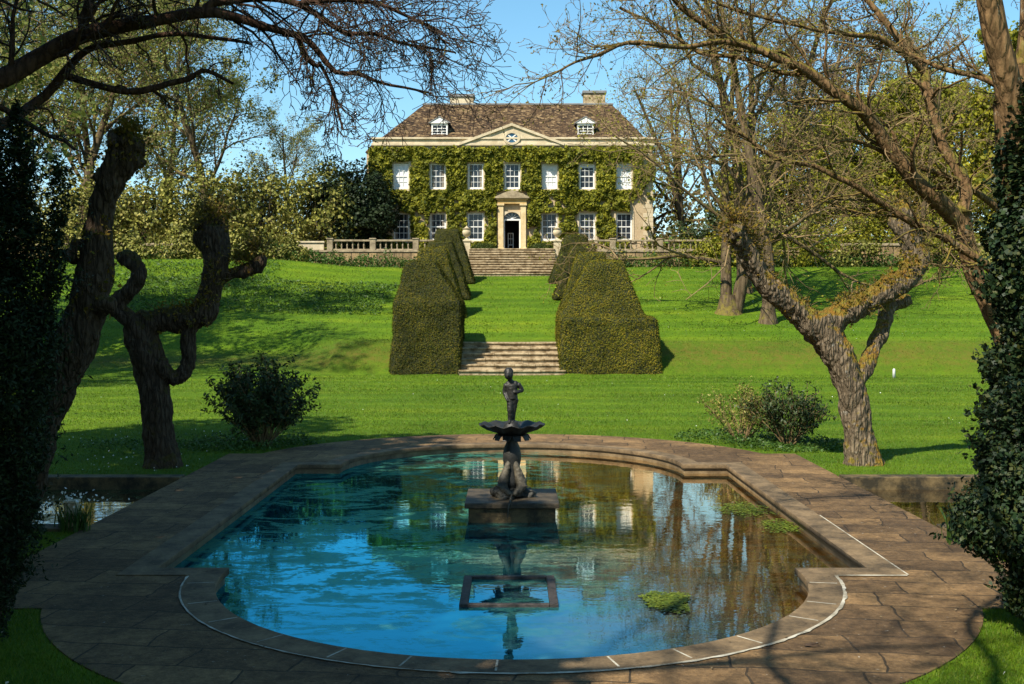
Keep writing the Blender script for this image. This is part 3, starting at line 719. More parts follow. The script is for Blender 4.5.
def urn(x, lab):
    t = empty('urn_pier', (x, 76.75, 6.3), lab, 'pier', 'urns on piers at the head of the steps')
    m_ = MB(); m_.box(-.24, .24, -.24, .24, -1.0, 1.12, .015); m_.done('pier', M['limeplain'], t)
    m_ = MB(); m_.box(-.30, .30, -.30, .30, 1.122, 1.24, .02); m_.done('pier_cap', M['limeplain'], t)
    u = empty('stone_urn', (x, 76.75, 7.542), lab.replace('square stone pier', 'round stone urn').replace('carrying an urn', 'on its pier'), 'urn', 'stone urns')
    m_ = MB(); m_.box(-.16, .16, -.16, .16, 0, .06, .01); m_.lathe([(.13, .062), (.07, .10), (.06, .17), (.10, .22)], k=18); m_.done('foot', M['limeplain'], u, False)
    m_ = MB(); m_.lathe([(.10, .215), (.22, .31), (.29, .46), (.28, .60), (.22, .68), (.26, .73), (.30, .755), (.24, .77)], k=20); m_.done('body', M['limeplain'], u, True)
    m_ = MB(); m_.lathe([(.2, .772), (.12, .83), (.04, .9), (.02, .95)], k=16); m_.done('lid', M['limeplain'], u, True)
urn(-3.02, 'square stone pier carrying an urn left of the upper steps')
urn(3.02, 'square stone pier carrying an urn right of the upper steps')

# ------------------------------------------------------------------ house
HY = 82.0; S_ = F/HZ if False else F/HY
def hx(px): return (px-512)/S_
def hz(py): return CAMZ+(HZ-py)/S_
house = empty('country_house', (0, HY, 6.93), 'two storey stone country house with a pediment and sash windows, its front covered in creeper', 'house')
def hp(name, mb, mat, parent=None, smooth=False):
    o = mb.done(name, mat, None, smooth); o.parent = parent or house
    if o.parent is house: o.matrix_parent_inverse = Matrix.Translation(-Vector((0, HY, 6.93)))
    return o
XL, XR, ZT, ZE, YB = hx(373), hx(653), 6.9, hz(146), HY+11
UP = [401, 438, 475.7, 512.3, 549.8, 587, 624]; LO = [401.6, 438, 475.7, 549.5, 587, 624]
wins = [(hx(c), hz(163.5), hz(189), hx(c+7.6)-hx(c), i in (0, 4, 6)) for i, c in enumerate(UP)]+[(hx(c), hz(213), hz(240.5), hx(c+7.9)-hx(c), False) for c in LO]
# front wall as a sheet of blocks with real openings
xcuts = sorted({XL, XR, *[v for c, _, _, w_, _ in wins for v in (c-w_, c+w_)], hx(503.5), hx(520.5)})
zcuts = sorted({ZT, ZE, hz(163.5), hz(189), hz(213), hz(240.5), hz(211.5)})
mb = MB()
for xa, xb in zip(xcuts, xcuts[1:]):
    for za, zb in zip(zcuts, zcuts[1:]):
        cx, cz = (xa+xb)/2, (za+zb)/2
        if any(abs(cx-c) < w_ and z1 < cz < z0 for c, z0, z1, w_, _ in wins): continue
        if hx(503.5) < cx < hx(520.5) and cz < hz(211.5): continue
        mb.box(xa, xb, HY, HY+.4, za, zb)
bmesh.ops.remove_doubles(mb.bm, verts=mb.bm.verts, dist=.001)
# drop the internal faces shared by neighbouring blocks
seen = {}
for f in mb.bm.faces: seen.setdefault(tuple(sorted(v.index for v in f.verts)), []).append(f)
mb.bm.verts.index_update(); seen = {}
for f in mb.bm.faces: seen.setdefault(tuple(sorted(v.index for v in f.verts)), []).append(f)
bmesh.ops.delete(mb.bm, geom=[f for l in seen.values() if len(l) > 1 for f in l], context='FACES')
hp('front_wall', mb, M['lime'])
mb = MB(); mb.box(XL, XL+.4, HY+.402, YB, ZT, ZE); mb.box(XR-.4, XR, HY+.402, YB, ZT, ZE); mb.box(XL+.402, XR-.402, YB-.4, YB, ZT, ZE); mb.box(XL+.45, XR-.45, HY+3.0, HY+3.1, ZT, ZE)
hp('side_wall', mb, M['lime'])
mb = MB(); mb.box(XL-.9, XL-.003, HY+3.5, YB+3, ZT, hz(150)+.3); hp('rear_wing', mb, M['lime'])
mb = MB(); mb.prism([(XL-1.0, hz(150)+.3), (XL-.3, hz(140)+.4), (XL-.003, hz(140)+.4), (XL-.003, hz(150)+.3)], HY+3.4, YB+3); hp('wing_roof', mb, M['roof'])
mb = MB(); mb.box(XL-.10, XR+.10, HY-.16, YB+.1, ZE+.003, ZE+.20, .03); mb.box(XL-.02, XR+.02, HY-.05, YB, ZE+.203, hz(139.5), .01); mb.box(XL-.12, XR+.12, HY-.18, YB+.1, hz(139.5)+.003, hz(139.5)+.14, .02)
hp('parapet', mb, M['limeplain'])
# quoins
for sx in (XL, XR):
    mb = MB(); z = ZT; i = 0
    while z < ZE-.3:
        wq = .45 if i % 2 else .7
        a, b = (sx-.012, sx+wq) if sx < 0 else (sx-wq, sx+.012)
        mb.box(a, b, HY-.014, HY+.2, z+.005, z+.30, .01)
        z += .32; i += 1
    hp('quoins', mb, M['limeplain'])
# hipped roof
ZR0 = hz(139.5)+.15; RY = HY+5.2; ZR1 = CAMZ+(HZ-104.5)*RY/F
rl, rr_ = (424-512)*RY/F, (612-512)*RY/F; ex0, ex1 = XL-.05+.6, XR-.5
mb = MB(); A = (ex0, HY+.25, ZR0); B = (ex1, HY+.25, ZR0); C_ = (ex1, YB-.5, ZR0); D = (ex0, YB-.5, ZR0); E = (rl, RY, ZR1); G = (rr_, RY, ZR1)
mb.poly([A, B, G, E]); mb.poly([C_, D, E, G]); mb.poly([D, A, E]); mb.poly([B, C_, G])
bmesh.ops.remove_doubles(mb.bm, verts=mb.bm.verts, dist=.001)
bmesh.ops.subdivide_edges(mb.bm, edges=mb.bm.edges[:], cuts=24, use_grid_fill=True)
for v in mb.bm.verts: v.co.z += .05*noise.noise(v.co*.6)+.03*noise.noise(v.co*3)
roof = hp('roof', mb, M['roof'])
mb = MB(); mb.box(rl-.1, rr_+.1, RY-.12, RY+.12, ZR1-.05, ZR1+.09, .03); hp('ridge', mb, M['lead'], roof)
def chimney(px0, px1, py0, mat, Yc):
    x0, x1 = (px0-512)*Yc/F, (px1-512)*Yc/F; zt = CAMZ+(HZ-py0)*Yc/F
    mb = MB(); mb.box(x0+.1, x1-.1, Yc-.6, Yc+.6, ZR1-1.6, zt-.22, .015); c = hp('chimney', mb, mat, roof)
    mb = MB(); mb.box(x0, x1, Yc-.7, Yc+.7, zt-.219, zt, .03); hp('chimney_cap', mb, M['lead'], roof)
    return c
chimney(449, 475, 95.5, M['limeplain'], RY+.5); chimney(582, 606, 92, M['steps'], RY+.5)
# pediment
zb, za = hz(146.5), hz(123.5); xa, xb = hx(459), hx(564)
mb = MB(); mb.prism([(xa+.3, ZE+.205), (xb-.3, ZE+.205), (hx(511.8), za-.16)], HY-.10, HY+.9); ped = hp('pediment', mb, M['limeplain'])
mb = MB()
for s_, e_ in (((xa, ZE+.206), (hx(511.8), za)), ((hx(511.8), za), (xb, ZE+.206))):
    (x0, z0), (x1, z1) = s_, e_
    d = Vector((x1-x0, 0, z1-z0)).normalized(); n = Vector((-d.z, 0, d.x))*.16
    mb.prism([(x0, z0), (x1, z1), (x1+n.x*(0 if x1 == hx(511.8) else 1), z1-.17), (x0-n.x*0, z0-.0+(-.17 if x0 == hx(511.8) else 0))] if False else [(x0, z0), (x1, z1), (x1, z1-.19), (x0, z0-.19)], HY-.24, HY+1.6)
hp('pediment_moulding', mb, M['limeplain'])
mb = MB(); mb.prism([(xa+.05, ZE+.3), (xb-.05, ZE+.3), (hx(511.8), za-.03)], HY+.91, HY+2.2); hp('pediment_roof', mb, M['roof'])
ox, oz = hx(511.8), hz(138.2)
def disc(rx, rz, y0, y1, mat, name, parent, inner=None, k=28):
    mb = MB()
    o_ = [(ox+rx*math.cos(i*2*math.pi/k), oz+rz*math.sin(i*2*math.pi/k)) for i in range(k)]
    if inner is None: mb.prism(o_, y0, y1)
    else:
        i_ = [(ox+inner[0]*math.cos(i*2*math.pi/k), oz+inner[1]*math.sin(i*2*math.pi/k)) for i in range(k)]
        vs = [[mb.bm.verts.new((x, y, z)) for x, z in lst] for lst in (o_, i_) for y in (y0, y1)]
        for i in range(k):
            j = (i+1) % k
            for a, b in ((0, 2), (2, 3), (3, 1), (1, 0)): mb.bm.faces.new((vs[a][i], vs[a][j], vs[b][j], vs[b][i]))
    return hp(name, mb, mat, parent)
rw = disc(.60, .50, HY-.20, HY-.09, M['limeplain'], 'round_window', house, (.43, .34))
disc(.44, .35, HY-.13, HY-.105, M['skyglass'], 'pane', rw)
mb = MB()
for a in (math.pi/4, -math.pi/4):
    d = Vector((math.cos(a)*.42, 0, math.sin(a)*.34)); n = Vector((-math.sin(a), 0, math.cos(a)))*.04
    mb.prism([(ox-d.x-n.x, oz-d.z-n.z), (ox+d.x-n.x, oz+d.z-n.z), (ox+d.x+n.x, oz+d.z+n.z), (ox-d.x+n.x, oz-d.z+n.z)], HY-.155-(.003 if a > 0 else 0), HY-.131)
hp('glazing_bars', mb, M['white'], rw)
# windows: stone surround, white sash with glazing bars, glass
def window(c, z0, z1, hw, blind, y=HY, surround=True, cols=4, rows=4):
    fr_ = .10
    mb = MB()
    if surround:
        for a in ((c-hw-.15, c-hw, z1-.02, z0+.16), (c+hw, c+hw+.15, z1-.02, z0+.16), (c-hw, c+hw, z0, z0+.16)): mb.box(a[0]+.001, a[1]-.001, y-.05, y+.10, a[2], a[3], .008)
        mb.box(c-hw-.2, c+hw+.2, y-.10, y+.10, z1-.16, z1-.021, .01)
    w_ = hp('window', mb, M['limeplain']) if surround else None
    par = w_ or house
    mb = MB()
    mb.box(c-hw+.002, c-hw+fr_, y+.06, y+.18, z1, z0, .005); mb.box(c+hw-fr_, c+hw-.002, y+.06, y+.18, z1, z0, .005)
    mb.box(c-hw+fr_, c+hw-fr_, y+.062, y+.178, z0-fr_, z0-.002); mb.box(c-hw+fr_, c+hw-fr_, y+.062, y+.178, z1+.002, z1+fr_+.03)
    zm = (z0+z1)/2; mb.box(c-hw+fr_, c+hw-fr_, y+.075, y+.17, zm-.035, zm+.035)
    for i in range(1, cols-1+1):
        if i == cols: break
        x = c-hw+fr_+(2*hw-2*fr_)*i/cols if cols != 3 else c-hw+fr_+(2*hw-2*fr_)*i/3
        mb.box(x-.014, x+.014, y+.09, y+.155, z1+fr_+.03, z0-fr_)
    for i in range(1, rows):
        if i*2 == rows: continue
        z = z1+fr_+(z0-z1-2*fr_)*i/rows; mb.box(c-hw+fr_, c+hw-fr_, y+.093, y+.152, z-.014, z+.014)
    sf = hp('sash_frame', mb, M['white'], par)
    mb = MB(); mb.box(c-hw+.05, c+hw-.05, y+.125, y+.135, z1+.05, z0-.05); hp('pane', mb, M['glass'] if not blind else M['blind'], par)
    if not blind:
        q = WR.random()
        if q < .22:
            mb = MB(); mb.box(c-hw+.06, c+hw-.06, y+.119, y+.1235, z0-.06-(z0-z1)*WR.uniform(.12, .42), z0-.06); hp('blind', mb, M['blind'], par)
        elif q < .6:
            for e in (-1, 1):
                mb = MB(); a, b = sorted((c+e*(hw-.06), c+e*(hw-WR.uniform(.18, .3)))); mb.box(a, b, y+.119, y+.1235, z1+.06, z0-.06); hp('curtain', mb, M['curtain'], par)
    return w_
WR = random.Random(17)
for c, z0, z1, hw, bl in wins: window(c, z0, z1, hw, bl, cols=3 if not bl else 3, rows=4)
# door case
dx0, dx1 = hx(503.5), hx(520.5); dz = hz(211.5); thr = hz(249.0)
dc = MB()
for a, b in ((hx(498), dx0-.002), (dx1+.002, hx(526))):
    dc.box(a, b, HY-.28, HY-.002, 6.95, hz(206), .02); dc.box(a-.05, b+.05, HY-.34, HY-.003, 6.93, 7.3, .02); dc.box(a-.06, b+.06, HY-.36, HY-.003, hz(206)+.002, hz(204), .02)
door = hp('door_case', dc, M['doorstone'])
mb = MB(); mb.box(hx(497.5), hx(526.5), HY-.30, HY-.004, hz(204)+.003, hz(200.3), .01); mb.box(hx(496), hx(528), HY-.42, HY-.004, hz(200.3)+.003, hz(198.8), .02); hp('entablature', mb, M['ochre'], door)
mb = MB(); mb.prism([(hx(494.5), hz(198.7)), (hx(529.5), hz(198.7)), (hx(528.5), hz(197)), (hx(518), hz(192.5)), (hx(512), hz(190.6)), (hx(506), hz(192.5)), (hx(495.5), hz(197))], HY-.5, HY-.01); hp('door_hood', mb, M['weathered'], door)
# arch over the door with a fanlight
mb = MB(); k = 16; rx = (dx1-dx0)/2-.02; cx = (dx0+dx1)/2; zs = hz(218.8)
arc = [(cx+rx*math.cos(math.pi*i/k), zs+(hz(212.3)-zs)*math.sin(math.pi*i/k)) for i in range(k+1)]
for i in range(k): mb.prism([arc[i], arc[i+1], (arc[i+1][0], dz-.002), (arc[i][0], dz-.002)], HY-.15, HY+.1)
hp('door_arch', mb, M['limeplain'], door)
mb = MB(); mb.prism(arc, HY+.12, HY+.14); hp('fanlight', mb, M['glass'], door)
mb = MB()
for i in range(1, 6):
    a = math.pi*i/6; p1 = (cx+rx*math.cos(a), zs+(hz(212.5)-zs)*math.sin(a))
    n = Vector((-math.sin(a), 0, math.cos(a)))*.015; mb.prism([(cx-n.x, zs-n.z), (p1[0]-n.x, p1[1]-n.z), (p1[0]+n.x, p1[1]+n.z), (cx+n.x, zs+n.z)], HY+.08+.002*i, HY+.118)
hp('fanlight_bars', mb, M['white'], door)
mb = MB(); mb.box(dx0, dx1, HY+.03, HY+.15, zs-.12, zs-.01); mb.box(dx0, dx0+.09, HY+.03, HY+.15, thr, zs-.122); mb.box(dx1-.09, dx1, HY+.03, HY+.15, thr, zs-.122); hp('door_frame', mb, M['white'], door)
mb = MB(); mb.box(dx0, dx1, HY+2.6, HY+2.7, thr, dz); mb.box(dx0-.1, dx0-.002, HY+.41, HY+2.6, thr, dz); mb.box(dx1+.002, dx1+.1, HY+.41, HY+2.6, thr, dz); mb.box(dx0, dx1, HY+.41, HY+2.6, dz, dz+.1); hp('hall', mb, M['dark'], door)
mb = MB(); mb.box(dx0+.10, dx0+.16, HY+.2, HY+1.0, thr, zs-.14, .01); hp('open_door', mb, M['dark'], door)
mb = MB()
for a in ((.30, .36, 0, 1.25), (.66, .72, 0, 1.25), (.36, .66, .35, .41), (.36, .66, .8, .84), (.36, .66, 1.19, 1.25), (.5, .53, .41, 1.19)): mb.box(dx0+a[0], dx0+a[1], HY+1.6, HY+1.66, thr+a[2], thr+a[3])
hp('far_window_bars', mb, M['white'], door)  # white bars stand in for daylight seen through a far window
mb = MB(); mb.box(dx0-.5, dx1+.5, HY-.8, HY+.4, 6.935, thr-.08, .02); mb.box(dx0-.25, dx1+.25, HY-.5, HY+.4, thr-.078, thr, .02); hp('door_step', mb, M['limeplain'], door)
# dormers
def dormer(px):
    Yd = HY+.75; x = (px-512)*Yd/F; z = lambda py: CAMZ+(HZ-py)*Yd/F; hw = .58
    mb = MB(); mb.box(x-hw, x-hw+.1, Yd, Yd+2.4, z(138.5), z(123.5)); mb.box(x+hw-.1, x+hw, Yd, Yd+2.4, z(138.5), z(123.5)); mb.box(x-hw+.1, x+hw-.1, Yd, Yd+.12, z(125.5), z(123.5)); mb.box(x-hw+.1, x+hw-.1, Yd, Yd+.12, z(138.5), z(136.5)); d = hp('dormer', mb, M['white'])
    mb = MB(); mb.prism([(x-hw-.14, z(123.4)), (x+hw+.14, z(123.4)), (x, z(117.5))], Yd-.1, Yd+.05); hp('dormer_gable', mb, M['white'], d)
    mb = MB()
    for sg in (-1, 1): mb.prism([(x, z(117.2)), (x, z(116.2)), (x+sg*(hw+.2), z(122.6)), (x+sg*(hw+.2), z(123.4))], Yd-.14, Yd+3.0)
    hp('dormer_roof', mb, M['lead'], d)
    mb = MB(); mb.box(x-hw+.1, x+hw-.1, Yd+.10, Yd+.11, z(136.5), z(125.5)); hp('pane', mb, M['glass'], d)
    mb = MB()
    for i in range(1, 3): xx = x-hw+.1+(2*hw-.2)*i/3; mb.box(xx-.025, xx+.025, Yd+.05, Yd+.098, z(136.4), z(125.6))
    for py in (133.6, 131, 128.3): mb.box(x-hw+.1, x+hw-.1, Yd+.047, Yd+.095, z(py)-.025, z(py)+.025)
    hp('glazing_bars', mb, M['white'], d)
dormer(439.5); dormer(585.5)

# creeper over the front
def creeper(name, ok, n, label, seed):
    g = np.random.default_rng(seed); pos = []; stems = Tubes()
    while len(pos) < n:
        x = g.uniform(XL-.25, XR+.1, 4000); z = g.uniform(6.95, hz(145.5)+.5, 4000)
        nz = np.array([noise.noise(Vector((a*.9, b*.9, seed))) + .6*noise.noise(Vector((a*2.6, b*2.6, seed+3))) for a, b in zip(x, z)])
        top = hz(148)+.25*np.array([noise.noise(Vector((a*1.3, 9, seed)))+noise.noise(Vector((a*4, 2, seed)))*.8 for a in x])
        keep = (z < top) & (nz > -.55-.9*(z > hz(160)))
        keep &= ~((z < hz(200)) & (nz < -.28))
        for c, z0, z1, hw, _ in wins:
            keep &= ~((np.abs(x-c) < hw+.13-.07*(nz > .25)) & (z > z1-.12) & (z < z0+.15-.12*(nz > .2)))
        keep &= ~((np.abs(x-hx(512)) < hx(528)-hx(512)) & (z < hz(191)))
        keep &= ~((x > hx(629)) & (z < hz(200)) & (nz < .45))
        keep &= ~((x > hx(636)) & (nz < .1))
        d = .05+np.clip(.30+.34*nz, 0.02, .62)*g.uniform(.3, 1, 4000)
        for a, b, c, kk in zip(x, HY-d, z, keep):
            if kk: pos.append((a, b, c))
    pos = np.array(pos[:n])
    o = link(name, leaf_mesh(name, pos, .23, np.tile([(-.2, -1, .45)], (n, 1)), .8, .6, seed), M['leaf_creeper'])
    return tag(o, label, 'climbing plant')
creeper('wall_creeper', None, 52000, 'yellow green creeper covering the house front between the windows', 4)

# ------------------------------------------------------------------ clipped yews
def leaf_shell(me, n, seed, off=.02, spread=.07):
    g = np.random.default_rng(seed); me.calc_loop_triangles()
    co_ = get_co(me); tri = np.array([t.vertices[:] for t in me.loop_triangles]); ar = np.array([t.area for t in me.loop_triangles])
    idx = g.choice(len(tri), n, p=ar/ar.sum()); u = g.random((n, 2)); m = u.sum(1) > 1; u[m] = 1-u[m]
    a, b, c = co_[tri[idx, 0]], co_[tri[idx, 1]], co_[tri[idx, 2]]
    p = a+(b-a)*u[:, :1]+(c-a)*u[:, 1:]; nr = np.cross(b-a, c-a); nr /= np.linalg.norm(nr, axis=1, keepdims=True)+1e-9
    return p+nr*(off+g.normal(0, spread*.4, n))[:, None], nr
def frustum(bm, x0, x1, y0, y1, z0, tx0, tx1, ty0, ty1, z1):
    lo = [bm.verts.new(v) for v in ((x0, y0, z0), (x1, y0, z0), (x1, y1, z0), (x0, y1, z0))]
    hi = [bm.verts.new(v) for v in ((tx0, ty0, z1), (tx1, ty0, z1), (tx1, ty1, z1), (tx0, ty1, z1))]
    bm.faces.new(lo[::-1]); bm.faces.new(hi)
    for i in range(4): j = (i+1) % 4; bm.faces.new((lo[i], lo[j], hi[j], hi[i]))
def topiary(loc, frs, lab, gold, seed, nl=15000):
    bm = bmesh.new()
    for f in frs: frustum(bm, *f)
    bmesh.ops.recalc_face_normals(bm, faces=bm.faces)
    me = bpy.data.meshes.new('t'); bm.to_mesh(me); bm.free()
    me = evaluated(me, [('REMESH', dict(mode='VOXEL', voxel_size=.07)), ('SMOOTH', dict(iterations=2 if nl < 100000 else 16, factor=.5))])
    me = displace(me, [(.9, .07), (2.2, .04), (6, .015)])
    t = empty('topiary_yew', loc, lab, 'clipped yew', 'clipped yews flanking the steps')
    p, nr = leaf_shell(me, nl, seed)
    link('body', me, M['topiary_core'], t)
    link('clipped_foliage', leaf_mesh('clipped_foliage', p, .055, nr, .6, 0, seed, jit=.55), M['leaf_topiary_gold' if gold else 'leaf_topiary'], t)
SHP = [(57.0, 5.95), (63.2, 6.62), (70.0, 7.75)]
for s in (-1, 1):
    side = 'left' if s < 0 else 'right'
    def fx(a, b): return (a, b) if s > 0 else (-b, -a)
    # front pair: a tall wedge on the bank with a lower swelling in front of it
    if s < 0:
        frs = [(-1.06, 1.79, -2.0, .5, -.3, -.88, 1.79, -1.75, .5, 2.95), (-1.02, 1.78, -1.3, 1.7, .3, -.86, 1.78, -1.4, 1.6, 2.95), (-.88, 1.78, -1.7, 1.6, 2.9, -.48, .72, -1.0, .7, 4.62)]
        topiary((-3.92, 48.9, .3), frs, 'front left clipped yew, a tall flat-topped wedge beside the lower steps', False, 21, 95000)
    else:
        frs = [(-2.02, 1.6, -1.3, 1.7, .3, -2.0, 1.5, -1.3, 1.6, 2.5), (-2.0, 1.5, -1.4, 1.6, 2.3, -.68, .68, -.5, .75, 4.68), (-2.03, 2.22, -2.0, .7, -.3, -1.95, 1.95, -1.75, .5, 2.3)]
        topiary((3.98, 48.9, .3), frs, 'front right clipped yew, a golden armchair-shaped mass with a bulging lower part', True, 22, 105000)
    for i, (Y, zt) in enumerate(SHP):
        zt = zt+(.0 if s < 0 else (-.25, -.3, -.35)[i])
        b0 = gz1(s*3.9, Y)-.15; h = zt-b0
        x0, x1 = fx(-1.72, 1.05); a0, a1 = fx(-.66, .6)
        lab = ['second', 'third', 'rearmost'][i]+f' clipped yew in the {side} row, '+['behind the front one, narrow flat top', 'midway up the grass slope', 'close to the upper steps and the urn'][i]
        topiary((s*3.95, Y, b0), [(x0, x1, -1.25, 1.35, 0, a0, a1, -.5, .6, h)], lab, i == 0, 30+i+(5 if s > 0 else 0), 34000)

# ------------------------------------------------------------------ generic leafy masses
def blob_points(ells, n, seed, shell=.35, nscale=1.2, namp=.28):
    g = np.random.default_rng(seed); out = []
    vol = np.array([e[3]*e[4]*e[5] for e in ells])**.67; vol /= vol.sum(); cnt = g.multinomial(n, vol)
    for (x, y, z, a, b, c), k in zip(ells, cnt):
        d = g.normal(size=(k, 3)); d /= np.linalg.norm(d, axis=1, keepdims=True)
        r = 1-shell*g.random(k)**1.5
        nz = np.array([noise.noise(Vector((x+q[0]*a, y+q[1]*b, z+q[2]*c))*nscale) for q in d])
        r *= 1+namp*nz
        out.append(np.stack([x+d[:, 0]*a*r, y+d[:, 1]*b*r, z+d[:, 2]*c*r], -1))
    return np.concatenate(out)
def shrub_mass(name, loc, ells, n, size, mat, lab, cat, seed, group=None, stems=6, shell=.5, width=.6, trunk_h=None, bark='twigdark', droop=.3, namp=.3, nscale=1.0, zmin=.02, gap=0, sprays=0, sprayl=.25):
    t = empty(name, loc, lab, cat, group)
    p = blob_points(ells, n, seed, shell, nscale, namp); p = p[p[:, 2] > zmin]
    if gap: p = p[np.array([noise.noise(Vector(q)*gap+Vector((seed, 0, 0)))+.5*noise.noise(Vector(q)*gap*2.7) for q in p])+np.random.default_rng(seed).normal(0, .12, len(p)) > .0]
    c = np.array([np.mean([e[i] for e in ells]) for i in range(3)])
    if sprays:
        gs = np.random.default_rng(seed+1); b0 = p[gs.choice(len(p), sprays)]; ex = []
        for q in b0:
            dd = np.array([(q[0]-c[0]), (q[1]-c[1]), 0]); dd /= np.linalg.norm(dd)+1e-6
            dd = dd*gs.uniform(.3, 1)+np.array([0, 0, gs.uniform(.2, 1.1)])+gs.normal(0, .3, 3); dd /= np.linalg.norm(dd)
            for k_ in range(14): ex.append(q+dd*sprayl*gs.uniform(0, 1.0)+gs.normal(0, size*.35, 3))
        p = np.concatenate([p, np.array(ex)])
    up = p-c; up /= np.linalg.norm(up, axis=1, keepdims=True)+1e-9; up[:, 2] += .4
    link('crown', leaf_mesh('crown', p, size, up, width, droop, seed), M[mat], t)
    T = Tubes(); r = random.Random(seed)
    for i in range(stems):
        e = r.choice(ells); a = r.uniform(0, 6.28)
        q = Vector((e[0]+e[3]*.5*math.cos(a), e[1]+e[4]*.5*math.sin(a), e[2]+e[5]*r.uniform(.1, .6)))
        b = Vector((r.uniform(-.15, .15)*ells[0][3], r.uniform(-.1, .1)*ells[0][4], -.1))
        pts = spline([b, b.lerp(q, .5)+Vector((0, 0, .1*q.z)), q], .4); T.add(pts, np.linspace(.03*max(1, q.z*.5), .008*max(1, q.z*.3), len(pts)), 5)
    link('trunk', T.mesh('trunk'), M[bark], t); return t

# box domes by the door
for x, lab in ((hx(484), 'small round clipped box bush left of the front door'), (hx(540.5), 'small round clipped box bush right of the front door')):
    shrub_mass('box_bush', (x, HY-1.0, 6.93), [(0, 0, .28, .85, .5, .38), (-.3, 0, .25, .6, .5, .36), (.35, 0, .25, .6, .5, .34)], 2600, .09, 'leaf_box', lab, 'bush', 51, 'box bushes by the front door', 3, .25, namp=.1)

# ------------------------------------------------------------------ pollards and foreground limbs
def pxpath(path, Y):
    """photograph positions as a bent limb; Y a distance or one per point; last entry of each point is its width"""
    n = len(path); out = []; rad = []
    for i, q in enumerate(path):
        y = Y if not hasattr(Y, '__len__') else Y[0]+(Y[1]-Y[0])*i/(n-1)
        if len(q) > 3: y = q[3]
        out.append(P(q[0], q[1], y)); rad.append(q[2]*.5*y/F)
    return out, rad
def limb_pts(path, Y, step=.1, jit=.0, seed=0):
    p, r = pxpath(path, Y); s = spline([(a.x, a.y, a.z) for a in p], step)
    rr_ = spline([(a, 0, 0) for a in r], 1e9) if False else None
    # radius interpolated along arc length
    L0 = [0]
    for a, b in zip(p, p[1:]): L0.append(L0[-1]+(b-a).length)
    L1 = [0]
    for a, b in zip(s, s[1:]): L1.append(L1[-1]+(b-a).length)
    rad = np.interp(np.array(L1)/max(L1[-1], 1e-6), np.array(L0)/max(L0[-1], 1e-6), r)
    if jit:
        for i, q in enumerate(s):
            s[i] = q+Vector((noise.noise(q*2.3+Vector((seed, 0, 0))), noise.noise(q*2.3+Vector((0, seed, 9))), noise.noise(q*2.3+Vector((5, 3, seed)))))*jit
    return s, rad
def knobs(T, c, R_, n, seed, size=(.3, .6)):
    r = random.Random(seed)
    for i in range(n):
        d = rvec(r).normalized(); q = Vector(c)+d*R_*.75; s = R_*r.uniform(*size)
        pts = [q-Vector((0, 0, s)), q-Vector((0, 0, s*.5)), q, q+Vector((0, 0, s*.5)), q+Vector((0, 0, s))]
        T.add(pts, [s*.15, s*.85, s, s*.85, s*.15], 8, True)
def pollard(name, base, limbs, knob, lab, mat, seed, voxel=.022, sprouts=None, group='pollarded trees by the pool'):
    t = empty(name, base, lab, 'tree', group); T = Tubes()
    for path, Y in limbs:
        s, r = limb_pts(path, Y, .08, .03, seed); T.add(s, r, 18, True)
    for (px, py, Y, Rp, n) in knob: knobs(T, P(px, py, Y), Rp*Y/F, n, seed+n)
    me = evaluated(T.mesh('p'), [('REMESH', dict(mode='VOXEL', voxel_size=voxel)), ('SMOOTH', dict(iterations=3))])
    me = displace(me, [((2.5, 2.5, 1.6), .05), ((9, 9, 3), .04), ((24, 24, 8), .022), ((45, 45, 18), .010)])
    o = link('trunk', me, M[mat], t); o.matrix_parent_inverse = Matrix.Translation(-Vector(base))
    if sprouts:
        g = np.random.default_rng(seed); T2 = Tubes(); pos = []; r = random.Random(seed)
        for (path, Y, n, ln) in sprouts:
            s, rad = limb_pts(path, Y, .05)
            for i in range(n):
                k = r.randrange(len(s)); d = (rvec(r)*.6+Vector((0, -.1, .8))).normalized()
                q = s[k]+d*rad[k]*.85; l = ln*r.uniform(.3, 1)
                T2.add([q, q+d*l*.5+rvec(r)*.02, q+d*l+rvec(r)*.04], [.005, .004, .002], 3)
                for f in range(5): pos.append(tuple(q+d*l*r.uniform(.1, 1)+rvec(r)*.03))
        o = link('twig_sprays', T2.mesh('twig_sprays'), M['twig'], t); o.matrix_parent_inverse = Matrix.Translation(-Vector(base))
        o = link('crown', leaf_mesh('crown', pos, .055, None, .7, 0, seed), M['leaf_moss'], t); o.matrix_parent_inverse = Matrix.Translation(-Vector(base))
    return t
YP = 20.2
Lp = [([(862, 472, 48), (861, 457, 36), (860, 433, 29), (854, 398, 28), (842, 363, 31), (826, 335, 34), (815, 318, 31)], YP),
      ([(822, 335, 30), (805, 318, 26), (785, 302, 22), (764, 281, 21), (750, 258, 20), (741, 240, 20), (736, 226, 16)], (YP, YP-.6)),
      ([(820, 330, 30), (842, 314, 26), (869, 300, 24), (892, 288, 24), (908, 276, 22), (917, 262, 20), (913, 243, 20), (905, 224, 24), (902, 206, 18)], (YP, YP+.5)),
      ([(858, 380, 14), (868, 362, 17), (879, 340, 15), (885, 322, 14), (888, 308, 15), (897, 302, 15), (909, 300, 12)], (YP+.1, YP+.9))]
pollard('pollard_tree', (P(862, 465, YP).x, YP, .26), Lp, [(905, 222, YP+.5, 15, 14), (736, 236, YP-.6, 9, 8), (905, 301, YP+.9, 7, 5), (915, 262, YP+.5, 10, 6)],
        'pollarded tree with orange mossy forked limbs beside the right shrub', 'moss_bark', 61,
        sprouts=[(Lp[1][0][1:], (YP, YP-.6), 260, .22), (Lp[2][0][1:], (YP, YP+.5), 300, .22), (Lp[1][0][4:], (YP, YP-.6), 260, .55), (Lp[2][0][5:], YP+.5, 160, .35)])
YL = 19.9
